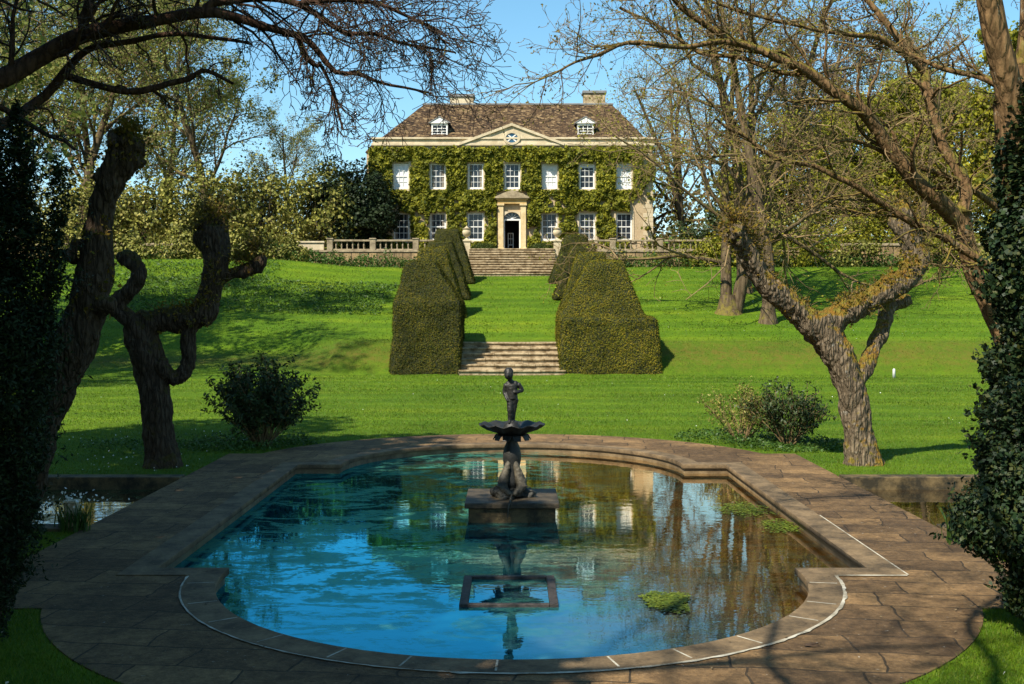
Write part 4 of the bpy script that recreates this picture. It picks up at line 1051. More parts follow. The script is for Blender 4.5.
Ll = [([(162, 470, 46), (161, 455, 35), (158, 425, 29), (154, 390, 30), (147, 358, 32), (141, 332, 34), (150, 318, 30)], YL),
      ([(140, 330, 26), (160, 320, 24), (182, 319, 24), (200, 315, 26), (209, 297, 24), (215, 272, 24), (216, 250, 28), (211, 232, 34)], (YL, YL+.3)),
      ([(208, 296, 12), (222, 280, 12), (240, 272, 12), (255, 267, 15), (262, 258, 12)], YL+.2),
      ([(192, 322, 14), (189, 345, 14), (186, 366, 15), (178, 379, 14), (167, 374, 14), (160, 362, 16)], (YL+.1, YL-.1)),
      ([(142, 334, 18), (128, 318, 17), (117, 306, 16), (124, 298, 14), (134, 288, 13), (139, 272, 14), (131, 259, 16), (120, 257, 14)], YL-.15)]
pollard('pollard_tree', (P(162, 467, YL).x, YL, .26), Ll, [(211, 228, YL+.3, 14, 16), (258, 263, YL+.2, 8, 6), (130, 262, YL-.15, 8, 6)],
        'dark pollarded tree with looping side limbs near the left shrub', 'dark_bark', 62,
        sprouts=[([(205, 236, 30), (216, 218, 30)], YL+.3, 240, .30), (Ll[1][0][1:6], YL, 160, .2), ([(240, 268, 14), (262, 250, 14)], YL+.2, 150, .38)])
YA = 13.2
La = [([(-4, 548, 62), (12, 500, 48), (31, 450, 42), (51, 400, 37), (73, 350, 40), (88, 305, 37), (98, 252, 32), (103, 215, 26), (113, 182, 26), (125, 155, 30), (129, 140, 28)], YA),
      ([(118, 190, 22), (108, 182, 20), (100, 172, 14)], YA-.05), ([(92, 306, 20), (106, 306, 22), (116, 304, 14)], YA-.1)]
pollard('pollard_tree', (P(-4, 540, YA).x, YA, .26), La, [(128, 146, YA, 16, 18), (136, 158, YA, 9, 6), (102, 176, YA-.05, 9, 6), (82, 335, YA, 19, 8), (75, 252, YA, 12, 5)], 'thick black leaning pollard trunk with a clubbed top, behind the left yew', 'dark_bark', 63, sprouts=[([(120, 165, 30), (131, 138, 34)], YA, 150, .16), ([(88, 320, 34), (104, 230, 28)], YA, 110, .14)])

# right tree with spreading mossy limbs
def limb_tree(name, base, trunk, limbs, twigcfg, lab, mat, twigmat, seed, leaves=None, leafsize=.03, group=None):
    t = empty(name, base, lab, 'tree', group); T = Tubes(); T2 = Tubes(); pos = []; r = random.Random(seed)
    inv = Matrix.Translation(-Vector(base))
    for path, Y in trunk:
        s, rad = limb_pts(path, Y, .12, .02, seed); T.add(s, rad, 12, True)
    for path, Y, ntw, ln, bias in limbs:
        s, rad = limb_pts(path, Y, .10, .035, seed); T.add(s, rad, 9, True)
        for i in range(ntw):
            k = int((.12+.88*(i+r.random())/ntw)*(len(s)-2)); k = min(k, len(s)-2)
            tan = (s[k+1]-s[k]).normalized()
            d = (tan*r.uniform(.2, .9)+rvec(r)*.55+Vector(bias)).normalized()
            grow((T, T2), pos, r, s[k], d, ln*r.uniform(.55, 1.3), max(.007, rad[k]*.35), 0, twigcfg['max'], twigcfg)
    o = link('trunk', T.mesh('trunk'), M[mat], t); o.matrix_parent_inverse = inv
    o = link('twigs', T2.mesh('twigs'), M[twigmat], t); o.matrix_parent_inverse = inv
    if leaves:
        sel = [p for p in pos if r.random() < leaves]
        o = link('crown', leaf_mesh('crown', sel, leafsize, None, .6, .3, seed), M['leaf_bud'], t); o.matrix_parent_inverse = inv
    return t
TW = dict(seg=[7, 5, 4], wig=[.22, .26, .28], up=[.03, .03, .03], k=[4, 3, 3], nc=[5, 4, 0], t0=[.15, .15, .2], ang=[(30, 65), (30, 65), (30, 60)], len=[.55, .6, .5], max=2, split=1, rmin=.0028, tip=.4)
TWD = dict(TW, up=[-.03, -.05, -.05], nc=[6, 5, 0], wig=[.24, .3, .3], rmin=.0034)
YR = 14.0
base_r = (P(1040, 520, YR).x, YR, .26)
trunkR = [([(1046, 530, 34), (1028, 440, 26), (1006, 345, 20), (990, 308, 19), (975, 277, 19), (964, 238, 19), (961, 213, 20)], YR)]
limbsR = [([(962, 226, 19), (944, 206, 19), (912, 174, 17), (877, 131, 14), (852, 103, 13), (813, 76, 11), (767, 53, 9), (724, 37, 7), (690, 14, 6), (660, -12, 4)], (YR, YR-1.2), 26, .8, (-.3, 0, .25)),
          ([(962, 215, 14), (966, 192, 13), (960, 171, 12), (946, 152, 11), (936, 130, 12), (932, 105, 12), (925, 84, 12), (926, 72, 10), (908, 50, 8), (884, 21, 7), (862, -8, 5)], (YR, YR+.6), 22, .8, (-.1, 0, .3)),
          ([(925, 74, 6), (905, 56, 6), (880, 39, 6), (850, 34, 5), (820, 30, 4), (777, 21, 4), (720, 6, 3), (690, -6, 3)], (YR+.4, YR-.8), 20, .8, (-.3, 0, .2)),
          ([(1001, 213, 8), (985, 200, 7), (966, 185, 7), (942, 175, 6), (916, 167, 5), (895, 157, 5), (873, 146, 4), (845, 142, 3), (805, 150, 3), (760, 152, 2)], (YR+.3, YR-.6), 16, .7, (-.3, 0, .05)),
          ([(1024, 300, 12), (1000, 278, 10), (975, 257, 9), (941, 235, 9), (909, 220, 8), (873, 199, 7), (848, 181, 6), (813, 165, 5), (790, 163, 5), (770, 156, 5), (748, 138, 4), (731, 131, 4), (716, 118, 2)], (YR-.4, YR-1.4), 26, .8, (-.2, 0, -.05)),
          ([(767, 53, 8), (723, 42, 6), (690, 46, 5), (661, 45, 5), (630, 43, 4), (600, 54, 4), (577, 63, 2.5), (545, 78, 1.6), (515, 96, .6)], (YR-1.0, YR-1.6), 26, .75, (-.35, 0, .0)),
          ([(813, 76, 7), (780, 72, 5), (745, 60, 5), (700, 52, 4), (655, 25, 3), (620, 8, 3)], (YR-.6, YR-.2), 18, .7, (-.3, 0, .15))]
limb_tree('limb_tree', base_r, trunkR, limbsR, TW, 'leaning mossy tree with long bare limbs reaching left, at the right edge', 'limb_bark', 'twig', 71, leaves=.4, leafsize=.035)
# ivy-clad tree at the right edge
YI = 10.6
base_i = (P(1036, 600, YI).x, YI, .26)
trunkI = [([(1040, 640, 60), (1036, 500, 50), (1030, 380, 44), (1024, 260, 40), (1016, 160, 36), (1010, 100, 34)], YI),
          ([(1014, 150, 24), (1009, 100, 26), (1003, 70, 26), (996, 35, 25), (988, -5, 24), (975, -60, 20)], (YI, YI-.2)),
          ([(1018, 160, 26), (1022, 110, 24), (1027, 60, 24), (1032, 0, 22), (1040, -70, 18)], (YI, YI+.2))]
limbsI = [([(1010, 98, 9), (1001, 89, 8), (985, 79, 7), (973, 75, 6), (955, 71, 6), (937, 67, 5), (918, 58, 4), (905, 50, 4)], (YI, YI+.5), 12, .5, (-.3, 0, .2)),
          ([(990, 0, 8), (960, -30, 6), (920, -60, 5)], YI, 8, .8, (-.3, 0, .3))]
limb_tree('ivy_clad_tree', base_i, trunkI, limbsI, TW, 'twin trunked tree with ivy wrapped round its lower trunk at the right edge', 'limb_bark', 'twig', 72)
def px_ell(px, py, Y, rx, ry, base, dy=None):
    c = P(px, py, Y)-Vector(base); return (c.x, c.y, c.z, rx*Y/F, dy or rx*Y/F, ry*Y/F)
b_ = (P(1030, 640, YI).x, YI-.2, .26)
ells = [px_ell(1030, y, YI-.05, rx, 34, b_) for y, rx in ((118, 22), (150, 30), (190, 30), (235, 42), (280, 40), (325, 32), (370, 40), (410, 46))]
shrub_mass('ivy', b_, ells, 32000, .05, 'leaf_ivy', 'dark glossy ivy clothing the tree trunk at the right edge', 'ivy', 73, None, 4, .5, .9, namp=.5, nscale=2.5, sprays=500, sprayl=.18)
b_ = (P(1040, 660, 9.6).x, 9.6, .26)
ells = [px_ell(px, py, 9.6, rx, ry, b_) for px, py, rx, ry in ((1042, 440, 58, 60), (1032, 490, 62, 50), (1027, 535, 58, 48), (1047, 590, 42, 48), (1059, 630, 28, 40), (985, 522, 26, 40), (990, 460, 15, 34), (1057, 520, 60, 90))]
shrub_mass('evergreen_shrub', b_, ells, 52000, .048, 'leaf_ivy', 'dense dark evergreen shrub leaning over the paving on the right', 'shrub', 74, None, 8, .55, .6, namp=.55, nscale=2.6, sprays=900, sprayl=.22)
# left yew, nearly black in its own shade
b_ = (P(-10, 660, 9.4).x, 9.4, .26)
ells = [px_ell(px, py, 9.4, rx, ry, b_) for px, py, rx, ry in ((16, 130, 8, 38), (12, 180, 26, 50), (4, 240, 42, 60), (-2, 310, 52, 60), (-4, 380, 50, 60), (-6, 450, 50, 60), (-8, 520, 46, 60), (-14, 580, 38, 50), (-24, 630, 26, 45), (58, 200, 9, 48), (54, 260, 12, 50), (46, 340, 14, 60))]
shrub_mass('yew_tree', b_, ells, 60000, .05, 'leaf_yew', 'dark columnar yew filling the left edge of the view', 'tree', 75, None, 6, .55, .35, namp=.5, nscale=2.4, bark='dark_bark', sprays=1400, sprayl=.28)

# overhead limb of a tree standing outside on the left
YO = 11.0
base_o = (-7.6, 9.6, .26)
trunkO = [([(-285, 560, 60, 9.6), (-280, 400, 50, 9.6), (-260, 250, 46, 9.7), (-225, 150, 44, 9.9), (-200, 90, 40, 10)], 10), ([(-205, 100, 34, 10), (-190, 20, 30, 10), (-150, -80, 24, 10), (-120, -180, 16, 10)], 10)]
limbsO = [([(-210, 120, 34, 10), (-120, 105, 28, 10.3), (-50, 95, 22, 10.6), (0, 80, 20, 10.8), (35, 60, 19), (81, 38, 17), (112, 28, 15), (158, 21, 12), (203, 14, 12), (224, 16, 10), (267, 28, 8), (300, 38, 7), (318, 52, 6), (335, 72, 5), (358, 74, 4), (390, 84, 3), (430, 92, 2)], YO, 26, .9, (.45, 0, -.05)),
          ([(203, 14, 11), (211, 5, 9), (250, 0, 8), (290, 0, 7), (320, 18, 6), (345, 33, 5), (375, 35, 4), (410, 46, 3), (455, 52, 2)], YO, 30, .85, (.5, 0, -.12)),
          ([(-205, 160, 20, 10), (-90, 170, 15, 10.3), (0, 126, 11, 10.8), (35, 102, 10), (63, 75, 9), (91, 53, 7), (130, 40, 6), (168, 35, 5), (218, 38, 4), (250, 44, 3)], YO+.3, 11, .5, (.4, 0, .05)),
          ([(63, 76, 8), (98, 86, 7), (125, 90, 7), (151, 89, 7), (170, 85, 6), (189, 81, 6), (203, 71, 5), (215, 74, 4), (234, 84, 3)], YO+.2, 7, .3, (.3, 0, .05)),
          ([(84, 40, 12), (82, 20, 11), (88, 0, 10), (90, -40, 8)], YO, 8, .8, (.3, 0, .3)),
          ([(296, 36, 6), (303, 55, 6), (312, 64, 5), (318, 66, 3)], YO, 6, .4, (.2, 0, -.4)),
          ([(318, 62, 4), (330, 85, 3), (338, 105, 3), (345, 130, 2)], YO, 10, .6, (.3, 0, -.3)),
          ([(300, 3, 6), (340, -2, 5), (380, 4, 4), (420, 20, 3), (448, 36, 2)], YO-.3, 26, .8, (.4, 0, -.2)),
          ([(-150, -10, 20, 10), (-40, -30, 14, 10.4), (40, -25, 10), (120, -22, 8), (220, -25, 6), (300, -18, 4), (380, -10, 3)], YO-.2, 26, .9, (.35, 0, -.25))]
limb_tree('overhanging_tree', base_o, trunkO, limbsO, TWD, 'tree off the left edge whose bare dark red limbs hang across the upper left sky', 'red_bark', 'twigdark', 76, leaves=.22, leafsize=.022)

# ------------------------------------------------------------------ background trees
def proto_tree(name, h, seed, cfg, leafmat, leafsize, nleaf, mat='bg_bark', twig='twig', stems=1, lean=.12, rad=None, keep=1.0):
    r = random.Random(seed); t = bpy.data.objects.new(name, None); COL.objects.link(t)
    T = Tubes(); T2 = Tubes(); pos = []
    for s in range(stems):
        a = r.uniform(0, 6.28); b = Vector((math.cos(a), math.sin(a), 0))*(.35 if stems > 1 else 0)
        d = Vector((math.cos(a)*lean*(stems > 1), math.sin(a)*lean*(stems > 1), 1))
        grow((T, T2), pos, r, b+Vector((0, 0, -.3)), d, h*r.uniform(.85, 1), (rad or h*.018)/(1 if stems == 1 else 1.35), 0, cfg['max'], cfg)
    # root flare
    T.add([Vector((0, 0, -.3)), Vector((0, 0, .2)), Vector((0, 0, .9))], [(rad or h*.018)*1.7*(1.3 if stems > 1 else 1), (rad or h*.018)*1.3, (rad or h*.018)*.9], 10)
    link('trunk', T.mesh('trunk'), M[mat], t)
    link('branches', T2.mesh('branches'), M[twig], t)
    if nleaf:
        idx = [r.randrange(len(pos)) for _ in range(nleaf)]
        p = np.array([pos[i] for i in idx])+np.random.default_rng(seed).normal(0, .22, (nleaf, 3))
        link('crown', leaf_mesh('crown', p, leafsize, None, .7, .3, seed), M[leafmat], t)
    return t
CB = dict(seg=[10, 7, 5, 4, 3], wig=[.05, .12, .17, .2, .2], up=[.02, .05, .03, .0, -.02], k=[10, 7, 5, 3, 3], nc=[13, 7, 6, 5, 0], t0=[.22, .2, .15, .1, .1],
          ang=[(35, 70), (30, 60), (30, 65), (30, 60), (30, 60)], len=[.52, .55, .55, .55, .5], max=4, split=2, rmin=.012, tip=.25)
CT = dict(CB, max=4, nc=[10, 6, 5, 4, 0], wig=[.07, .2, .26, .28, .28], t0=[.16, .15, .1, .1, .1], up=[.02, .05, .02, 0, 0], len=[.5, .6, .6, .55, .5])
CL = dict(CB, max=3, nc=[16, 9, 7, 0], seg=[10, 6, 5, 4], t0=[.12, .15, .1, .1], len=[.48, .55, .55, .5])
protos = {}
protos['sparse'] = proto_tree('sparse_tree', 21, 101, CB, 'leaf_pale', .20, 17000)
protos['sparse2'] = proto_tree('sparse_tree', 20, 102, CB, 'leaf_pale', .19, 14500)
protos['bare'] = proto_tree('bare_tree', 17, 103, CT, 'leaf_olive', .12, 7500, stems=3, lean=.16, rad=.42)
protos['bare2'] = proto_tree('bare_tree', 19, 104, CT, 'leaf_olive', .12, 6000, stems=1, rad=.35)
protos['olive'] = proto_tree('leafing_tree', 14, 105, CL, 'leaf_olive', .30, 26000, twig='twig')
protos['brown'] = proto_tree('budding_tree', 20, 106, CT, 'leaf_brown', .20, 9000, twig='twigdark')
used = set()
def plant(kind, px, Y, lab, group, s=1.0, rz=0.0, z=None):
    root = protos[kind]
    if kind in used: root = copy_tree(root)
    used.add(kind)
    x = (px-512)*Y/F
    root.location = (x, Y, gz1(x, Y) if z is None else z); root.rotation_euler = (0, 0, rz); root.scale = (s, s, s)
    return tag(root, lab, 'tree', group)
GL = 'tall sparsely leafed trees left of the house'; GR = 'bare trees on the right lawn'; GB = 'trees beyond the garden on the right'
plant('sparse', 78, 84, 'tall trunked pale leafed tree at the far left, just right of the yew', GL, 1.08, .4)
plant('sparse2', 96, 90, 'pale leafed tree close beside the far left one, seen behind the clubbed pollard top', GL, 1.05, 2.1)
plant('sparse', 212, 83, 'tall pale leafed tree rising out of the shrubs above the looping pollard', GL, .98, 3.3)
plant('sparse2', 168, 96, 'slimmer pale leafed tree set back between its two taller neighbours', GL, .95, 4.4)
plant('sparse2', 290, 100, 'low pale leafed tree between the shrubs and the sky gap left of the house', GL, .62, 1.2)
plant('sparse', 20, 98, 'pale leafed tree behind the top of the left yew', GL, 1.1, 5.2)
plant('bare', 728, 56.5, 'many stemmed bare tree on the slope nearest the house on the right', GR, 1.0, .6)
plant('bare2', 768, 54, 'single stemmed bare tree with a flared foot, seen behind the mossy pollard', GR, .95, 2.3)
plant('bare2', 744, 63, 'upright bare tree with a pale trunk close behind the many stemmed one', GR, 1.05, 4.0)
plant('bare2', 918, 66, 'smaller bare tree on the upper lawn behind the leaning mossy tree', GR, .62, 5.1)
plant('bare', 690, 88, 'twiggy bare tree beyond the right end of the house', GR, .9, 2.9)
plant('brown', 800, 92, 'large brownish budding tree behind the bare trees', GB, 1.05, .2)
plant('brown', 870, 104, 'brown budding tree further back among the olive ones', GB, .95, 2.2)
plant('olive', 850, 86, 'olive yellow leafing tree behind the leaning tree and garden wall', GB, .86, 1.0)
plant('olive', 905, 92, 'broad olive leafing tree behind the knobbed right pollard', GB, .92, 2.0)
plant('olive', 962, 90, 'olive leafing tree between the leaning trunk and the ivy', GB, 1.0, 3.3)
plant('olive', 1030, 84, 'olive leafing tree partly hidden by the ivy at the right edge', GB, 1.1, 4.5)
plant('olive', 790, 98, 'olive leafing tree filling the gap behind the single stemmed bare tree', GB, .8, 5.4)
plant('sparse2', 930, 112, 'tall pale tree showing above the olive trees', GB, 1.15, 2.6)
plant('olive', 745, 104, 'low olive leafing tree glimpsed between the bare trunks', GB, .7, .4)
# evergreen shrubs and dark yew left of the house
def big_shrub(px, Y, wpx, toppx, lab, mat, seed, n=8000, size=.25, name='evergreen_shrub', group='large evergreen shrubs left of the house', cat='shrub', z=6.93):
    x = (px-512)*Y/F; r = random.Random(seed); hw = wpx/2*Y/F; h = CAMZ+(HZ-toppx)*Y/F-z
    ells = [(0, 0, h*.42, hw, hw*.8, h*.5), (-hw*.4, -.3, h*.33, hw*.75, hw*.7, h*.42), (hw*.45, -.2, h*.35, hw*.72, hw*.7, h*.42), (r.uniform(-.2, .2)*hw, 0, h*.72, hw*.6, hw*.5, h*.30)]
    return shrub_mass(name, (x, Y, z), ells, n, size, mat, lab, cat, seed, group, 9, .6, .75, namp=.75, nscale=.6, bark='bg_bark', gap=.7 if mat != 'leaf_yew' else 0)
big_shrub(85, 80.5, 95, 165, 'pale leafed shrub at the far left behind the clubbed pollard', 'leaf_holly', 201)
big_shrub(150, 81, 100, 172, 'mottled evergreen shrub between the two left pollards', 'leaf_holly', 202)
big_shrub(205, 80, 90, 160, 'evergreen shrub directly behind the looping pollard head', 'leaf_holly', 203)
big_shrub(262, 81.5, 100, 152, 'tall glossy shrub with pale leaves, middle of the shrub bank', 'leaf_holly', 204)
big_shrub(318, 80, 85, 158, 'glossy pale shrub left of the dark yew', 'leaf_holly', 205)
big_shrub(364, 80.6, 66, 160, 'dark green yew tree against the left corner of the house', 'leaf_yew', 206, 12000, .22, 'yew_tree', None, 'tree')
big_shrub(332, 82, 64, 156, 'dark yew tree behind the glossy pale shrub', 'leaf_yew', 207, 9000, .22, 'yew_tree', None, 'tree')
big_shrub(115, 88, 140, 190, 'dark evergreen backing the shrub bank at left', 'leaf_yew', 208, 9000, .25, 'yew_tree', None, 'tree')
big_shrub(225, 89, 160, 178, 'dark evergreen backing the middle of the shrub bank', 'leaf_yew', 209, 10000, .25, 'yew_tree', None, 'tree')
for k_, (px, wpx, top, lab) in enumerate(((70, 80, 205, 'low pale leafed shrub in front of the garden wall, beside the left yew'), (128, 70, 228, 'low pale leafed shrub before the garden wall right of the clubbed pollard'), (185, 70, 226, 'low pale leafed shrub before the garden wall behind the looping pollard'), (245, 70, 222, 'low pale leafed shrub before the garden wall above the mossy side limb'), (292, 40, 236, 'low pale leafed shrub at the left end of the short whitish wall'))):
    big_shrub(px, 75.4, wpx, top, lab, 'leaf_holly', 220+k_, 3600, .2, 'low_shrub', 'low shrubs before the left garden wall', z=5.5)
GS = 'shrubs along the right garden wall'
for k_, (px, wpx, top, lab, mt) in enumerate(((715, 60, 232, 'olive shrub in front of the right terrace wall end', 'leaf_olive'), (765, 60, 240, 'low green shrub at the wall foot behind the flared bare tree', 'leaf_shrub'), (808, 70, 228, 'olive shrub before the right garden wall left of the pollard head', 'leaf_olive'), (862, 60, 240, 'low pale green shrub before the wall between the pollard limbs', 'leaf_holly'), (940, 70, 236, 'low yellowish shrub before the wall left of the leaning trunk', 'leaf_olive'), (992, 60, 240, 'low pale green shrub before the wall beside the ivy', 'leaf_holly'))):
    big_shrub(px, 75.4, wpx, top, lab, mt, 240+k_, 4500, .19, 'wall_shrub', GS, z=5.5)
big_shrub(672, 75.2, 50, 228, 'yellowish twiggy shrub in front of the right end of the house', 'leaf_olive', 211, 1500, .12, 'twiggy_shrub', GS, z=5.5)
big_shrub(620, 75.6, 40, 246, 'low dark shrub at the wall foot right of the upper steps', 'leaf_shrub', 212, 1600, .14, 'wall_shrub', GS, z=5.4)
big_shrub(780, 80, 70, 205, 'green shrub behind the wall between the bare trunks', 'leaf_holly', 213, 4500, .22, 'evergreen_shrub', GS)
big_shrub(850, 79.5, 80, 215, 'olive shrub behind the wall under the leaning limbs', 'leaf_olive', 214, 5500, .2, 'evergreen_shrub', GS)
big_shrub(930, 79.5, 90, 212, 'olive shrub behind the wall beside the leaning trunk', 'leaf_olive', 215, 5500, .2, 'evergreen_shrub', GS)
big_shrub(1010, 80, 90, 200, 'olive shrub behind the wall beside the ivy', 'leaf_olive', 216, 5500, .2, 'evergreen_shrub', GS)
big_shrub(705, 81, 60, 205, 'dark green shrub at the right end of the balustrade', 'leaf_shrub', 217, 4500, .2, 'evergreen_shrub', GS)
# far wood on rising ground
g_ = np.random.default_rng(9); ells = []
for i in range(46):
    x = -120+i*5.4+g_.uniform(-2, 2); y = g_.uniform(128, 170); z0 = gz1(x, y)
    if -28 < x < 14: hh = g_.uniform(4, 6)
    else: hh = g_.uniform(9, 14)
    ells.append((x, y, z0+hh*.5, g_.uniform(4, 6), 4, hh*.55))
p = blob_points(ells, 60000, 10, .5, .25, .5)
tag(link('far_wood', leaf_mesh('far_wood', p, .55, None, .8, 0, 10), M['wood']), 'distant wood rising behind the garden', 'wood', kind='stuff')

# trees out of frame, behind and left of the viewer, whose shade falls over the paving, pool edge and lawn
for (x, y, s, h, lab, sd) in ((-6.6, 2.4, 1.2, 10.3, 'dark yew outside the view close behind the left foreground', 301), (-8.0, 5.4, 1.2, 14, 'dark yew outside the view level with the near left lawn', 302),
                              (-9.9, 9.0, 1.3, 16, 'tall dark yew outside the view beside the left yew', 303), (-12.0, 12.6, 1.4, 17, 'broad dark yew outside the view over the left canal', 304), (-15.0, 15.8, 1.5, 18, 'broad dark yew outside the view beyond the left canal', 305), (-26, 47, 2.2, 21, 'tall dark conifer outside the view beyond the left bank', 306)):
    k = h/12
    shrub_mass('yew_tree', (x, y, .26), [(0, 0, 3.2*k, 2.1*s, 2.1*s, 3.2*k), (.3*s, .2, 6.4*k, 1.9*s, 1.9*s, 3.2*k), (-.8*s, .5, 3.6*k, 1.7*s, 1.7*s, 3.0*k), (.8*s, -.6, 4.0*k, 1.6*s, 1.6*s, 3.0*k), (0, 0, 9.3*k, 1.7*s, 1.7*s, 2.5*k)], 17000, .36, 'leaf_yew', lab, 'tree', sd, 'yew trees outside the left edge', 5, .8, .7, namp=.3, nscale=.8, bark='dark_bark')
plant('bare2', 0, -4.0, 'bare tree standing behind the viewer', None, .75, 1.9, .26).location = (-5.6, -.6, .26)
plant('sparse', 0, 42, 'pale leafed tree outside the view above the left bank', None, 1.25, .9).location.x = -27
plant('sparse2', 0, 36, 'pale leafed tree outside the view beyond the left canal', None, 1.2, 2.9).location.x = -25

# ------------------------------------------------------------------ small plants
def leafy_bush(px, py, w_px, h_px, lab, seed, nstem, cfgleaf, leafsize, perpt, mat='leaf_shrub', sparse=1.0):
    Y = F*(CAMZ-.26)/(py-HZ); x = (px-512)*Y/F; t = empty('garden_shrub', (x, Y, .26), lab, 'shrub', 'small shrubs at the far end of the paving')
    r = random.Random(seed); T = Tubes(); T2 = Tubes(); pos = []; H = h_px*Y/F; W = w_px/2*Y/F
    cfg = dict(seg=[6, 4], wig=[.08, .14], up=[.03, .06], k=[5, 3], nc=[7, 0], t0=[.25, .2], ang=[(20, 50), (20, 50)], len=[.45, .5], max=1, split=1, rmin=.004, tip=.4)
    for i in range(nstem):
        a = r.uniform(0, 6.28); q = r.random()**.6
        tip = Vector((math.cos(a)*W*q*.95, math.sin(a)*W*q*.6, H*(1-.35*q)*r.uniform(.75, 1.05)))
        d = tip.normalized(); pp = []
        grow((T, T2), pp, r, Vector((math.cos(a)*W*.12, math.sin(a)*W*.1, 0)), d, tip.length, .014, 0, 1, cfg)
        pos += [z for z in pp if r.random() < sparse]
    P_ = []
    for z in pos:
        for j in range(perpt): P_.append((z[0]+r.gauss(0, .04), z[1]+r.gauss(0, .04), z[2]+r.gauss(0, .04)))
    link('trunk', T.mesh('trunk'), M['twig'], t); link('twigs', T2.mesh('twigs'), M['twig'], t)
    up = np.array(P_)-np.array([0, 0, H*.3]); up /= np.linalg.norm(up, axis=1, keepdims=True)
    link('crown', leaf_mesh('crown', P_, leafsize, up, .42, 0, seed), M[mat], t)
leafy_bush(263, 446, 98, 86, 'dark rounded shrub with glossy leaves beside the left side of the pool', 401, 50, None, .10, 7)
leafy_bush(788, 445, 74, 64, 'dark leafy half of the shrub beside the right pollard', 402, 30, None, .085, 4)
leafy_bush(741, 442, 72, 60, 'thin straggly yellowish shrub left of the dark one on the right', 403, 20, None, .065, 5, 'leaf_holly', .7)
def strap_clump(px, py, n, ln, lab, seed, flowers=0, fm='petal'):
    Y = F*(CAMZ-.27)/(py-HZ); x = (px-512)*Y/F; t = empty('strap_leaved_plant', (x, Y, .26), lab, 'plant', 'strap leaved plants by the canals')
    g = np.random.default_rng(seed); V = []; Q = []
    for i in range(n):
        a = g.uniform(0, 6.28); l = ln*g.uniform(.6, 1.2); s = g.uniform(.15, .75); b = np.array([g.normal(0, .09), g.normal(0, .09), 0])
        dd = np.array([math.cos(a), math.sin(a), 0]); w_ = np.array([-dd[1], dd[0], 0])*.013
        for k in range(5):
            u = k/4; p_ = b+dd*s*l*u**1.6+np.array([0, 0, l*(u-.35*s*u*u)]); ww = w_*(1-u*.9); V += [p_-ww, p_+ww]
        o = i*10
        for k in range(4): Q.append((o+2*k, o+2*k+1, o+2*k+3, o+2*k+2))
    link('leaves', mesh_arrays('leaves', V, [np.array(Q)]), M['blade_dark'], t)
    if flowers:
        pp = np.stack([g.normal(0, .22, flowers), g.normal(0, .2, flowers), ln*g.uniform(.7, 1.15, flowers)], -1)
        link('flowers', leaf_mesh('flowers', pp, .035, None, .9, 0, seed), M[fm], t)
strap_clump(962, 541, 130, .48, 'arching strap leaved clump where the right path meets the canal', 411)
strap_clump(74, 530, 120, .42, 'flowering strap leaved clump beside the left canal', 412, 70)
# ground cover, border planting, grass blades, daisies
def ground_scatter(name, lab, polys, n, size, mat, seed, hgt=.15, cat='ground cover', width=.5):
    g = np.random.default_rng(seed); ps = []
    for (x0, x1, y0, y1, wt) in polys:
        k = int(n*wt); x = g.uniform(x0, x1, k); y = g.uniform(y0, y1, k)
        e = ((x-(x0+x1)/2)/((x1-x0)/2))**2+((y-(y0+y1)/2)/((y1-y0)/2))**2
        kk = (e < 1) if (x1-x0) < 12 else np.ones(k, bool)
        hh = np.array([.5+.5*noise.noise(Vector((a*.8, b*.8, seed))) for a, b in zip(x, y)])
        kk &= ~inside_family(x, y, 5.32, 10.45, 21.58, 4.52, 4.97)
        z = gz(x, y)+g.uniform(0, 1, k)*hgt*np.clip(hh*1.6, .1, 1.5)
        ps.append(np.stack([x, y, z], -1)[kk])
    p = np.concatenate(ps)
    return tag(link(name, leaf_mesh(name, p, size, np.tile([(0, 0, 1.)], (len(p), 1)), width, 0, seed), M[mat]), lab, cat, kind='stuff')
ground_scatter('ground_cover', 'low leafy ground cover under the small shrubs', [(4.3, 7.1, 21.7, 24.0, .35), (3.4, 6.2, 23.0, 25.2, .25), (-6.6, -3.9, 21.7, 24.2, .3), (-8.5, -5.2, 21.4, 24, .2)], 9000, .07, 'ground_leaf', 421, .18)
ground_scatter('border_planting', 'green border plants along the foot of the terrace wall', [(-30, -3.2, 74.6, 76.5, .5), (3.2, 34, 74.6, 76.5, .5)], 20000, .19, 'ground_leaf', 422, 1.0)
ground_scatter('rough_grass', 'longer rough grass on the left bank', [(-21, -6.5, 56, 66, .6), (-30, -14, 62, 72, .4)], 14000, .22, 'ground_leaf', 423, .22, 'grass', .25)
def blades(regions, seed):
    g = np.random.default_rng(seed); Vs = []
    for (x0, x1, y0, y1, n, h, w_) in regions:
        x = g.uniform(x0, x1, n); y = g.uniform(y0, y1, n)
        k = ~inside_family(x, y, 5.31, 10.44, 21.56, 4.51, 4.96) & ~((np.abs(x) > 5.2) & (np.abs(x) < 15.4) & (y > CY0-.34) & (y < CY1+.34))
        k &= ~((np.abs(x) < 2.4) & (y > 46.7) & (y < 50.5)) & (np.abs(x) < y*.46+1.5)
        x, y = x[k], y[k]; n = len(x); z = gz(x, y)+.02*0
        a = g.uniform(0, 6.28, n); hh = h*g.uniform(.5, 1.3, n); l = g.normal(0, .5, (n, 2))*hh[:, None]
        b = np.stack([np.cos(a), np.sin(a), 0*a], -1)*w_/2; c = np.stack([x, y, z-.005], -1)
        tip = c+np.stack([l[:, 0], l[:, 1], hh], -1)
        Vs.append(np.stack([c-b, c+b, tip], 1).reshape(-1, 3))
    V = np.concatenate(Vs)
    return link('lawn_grass', mesh_arrays('lawn_grass', V, [np.arange(len(V)).reshape(-1, 3)]), M['blade'])
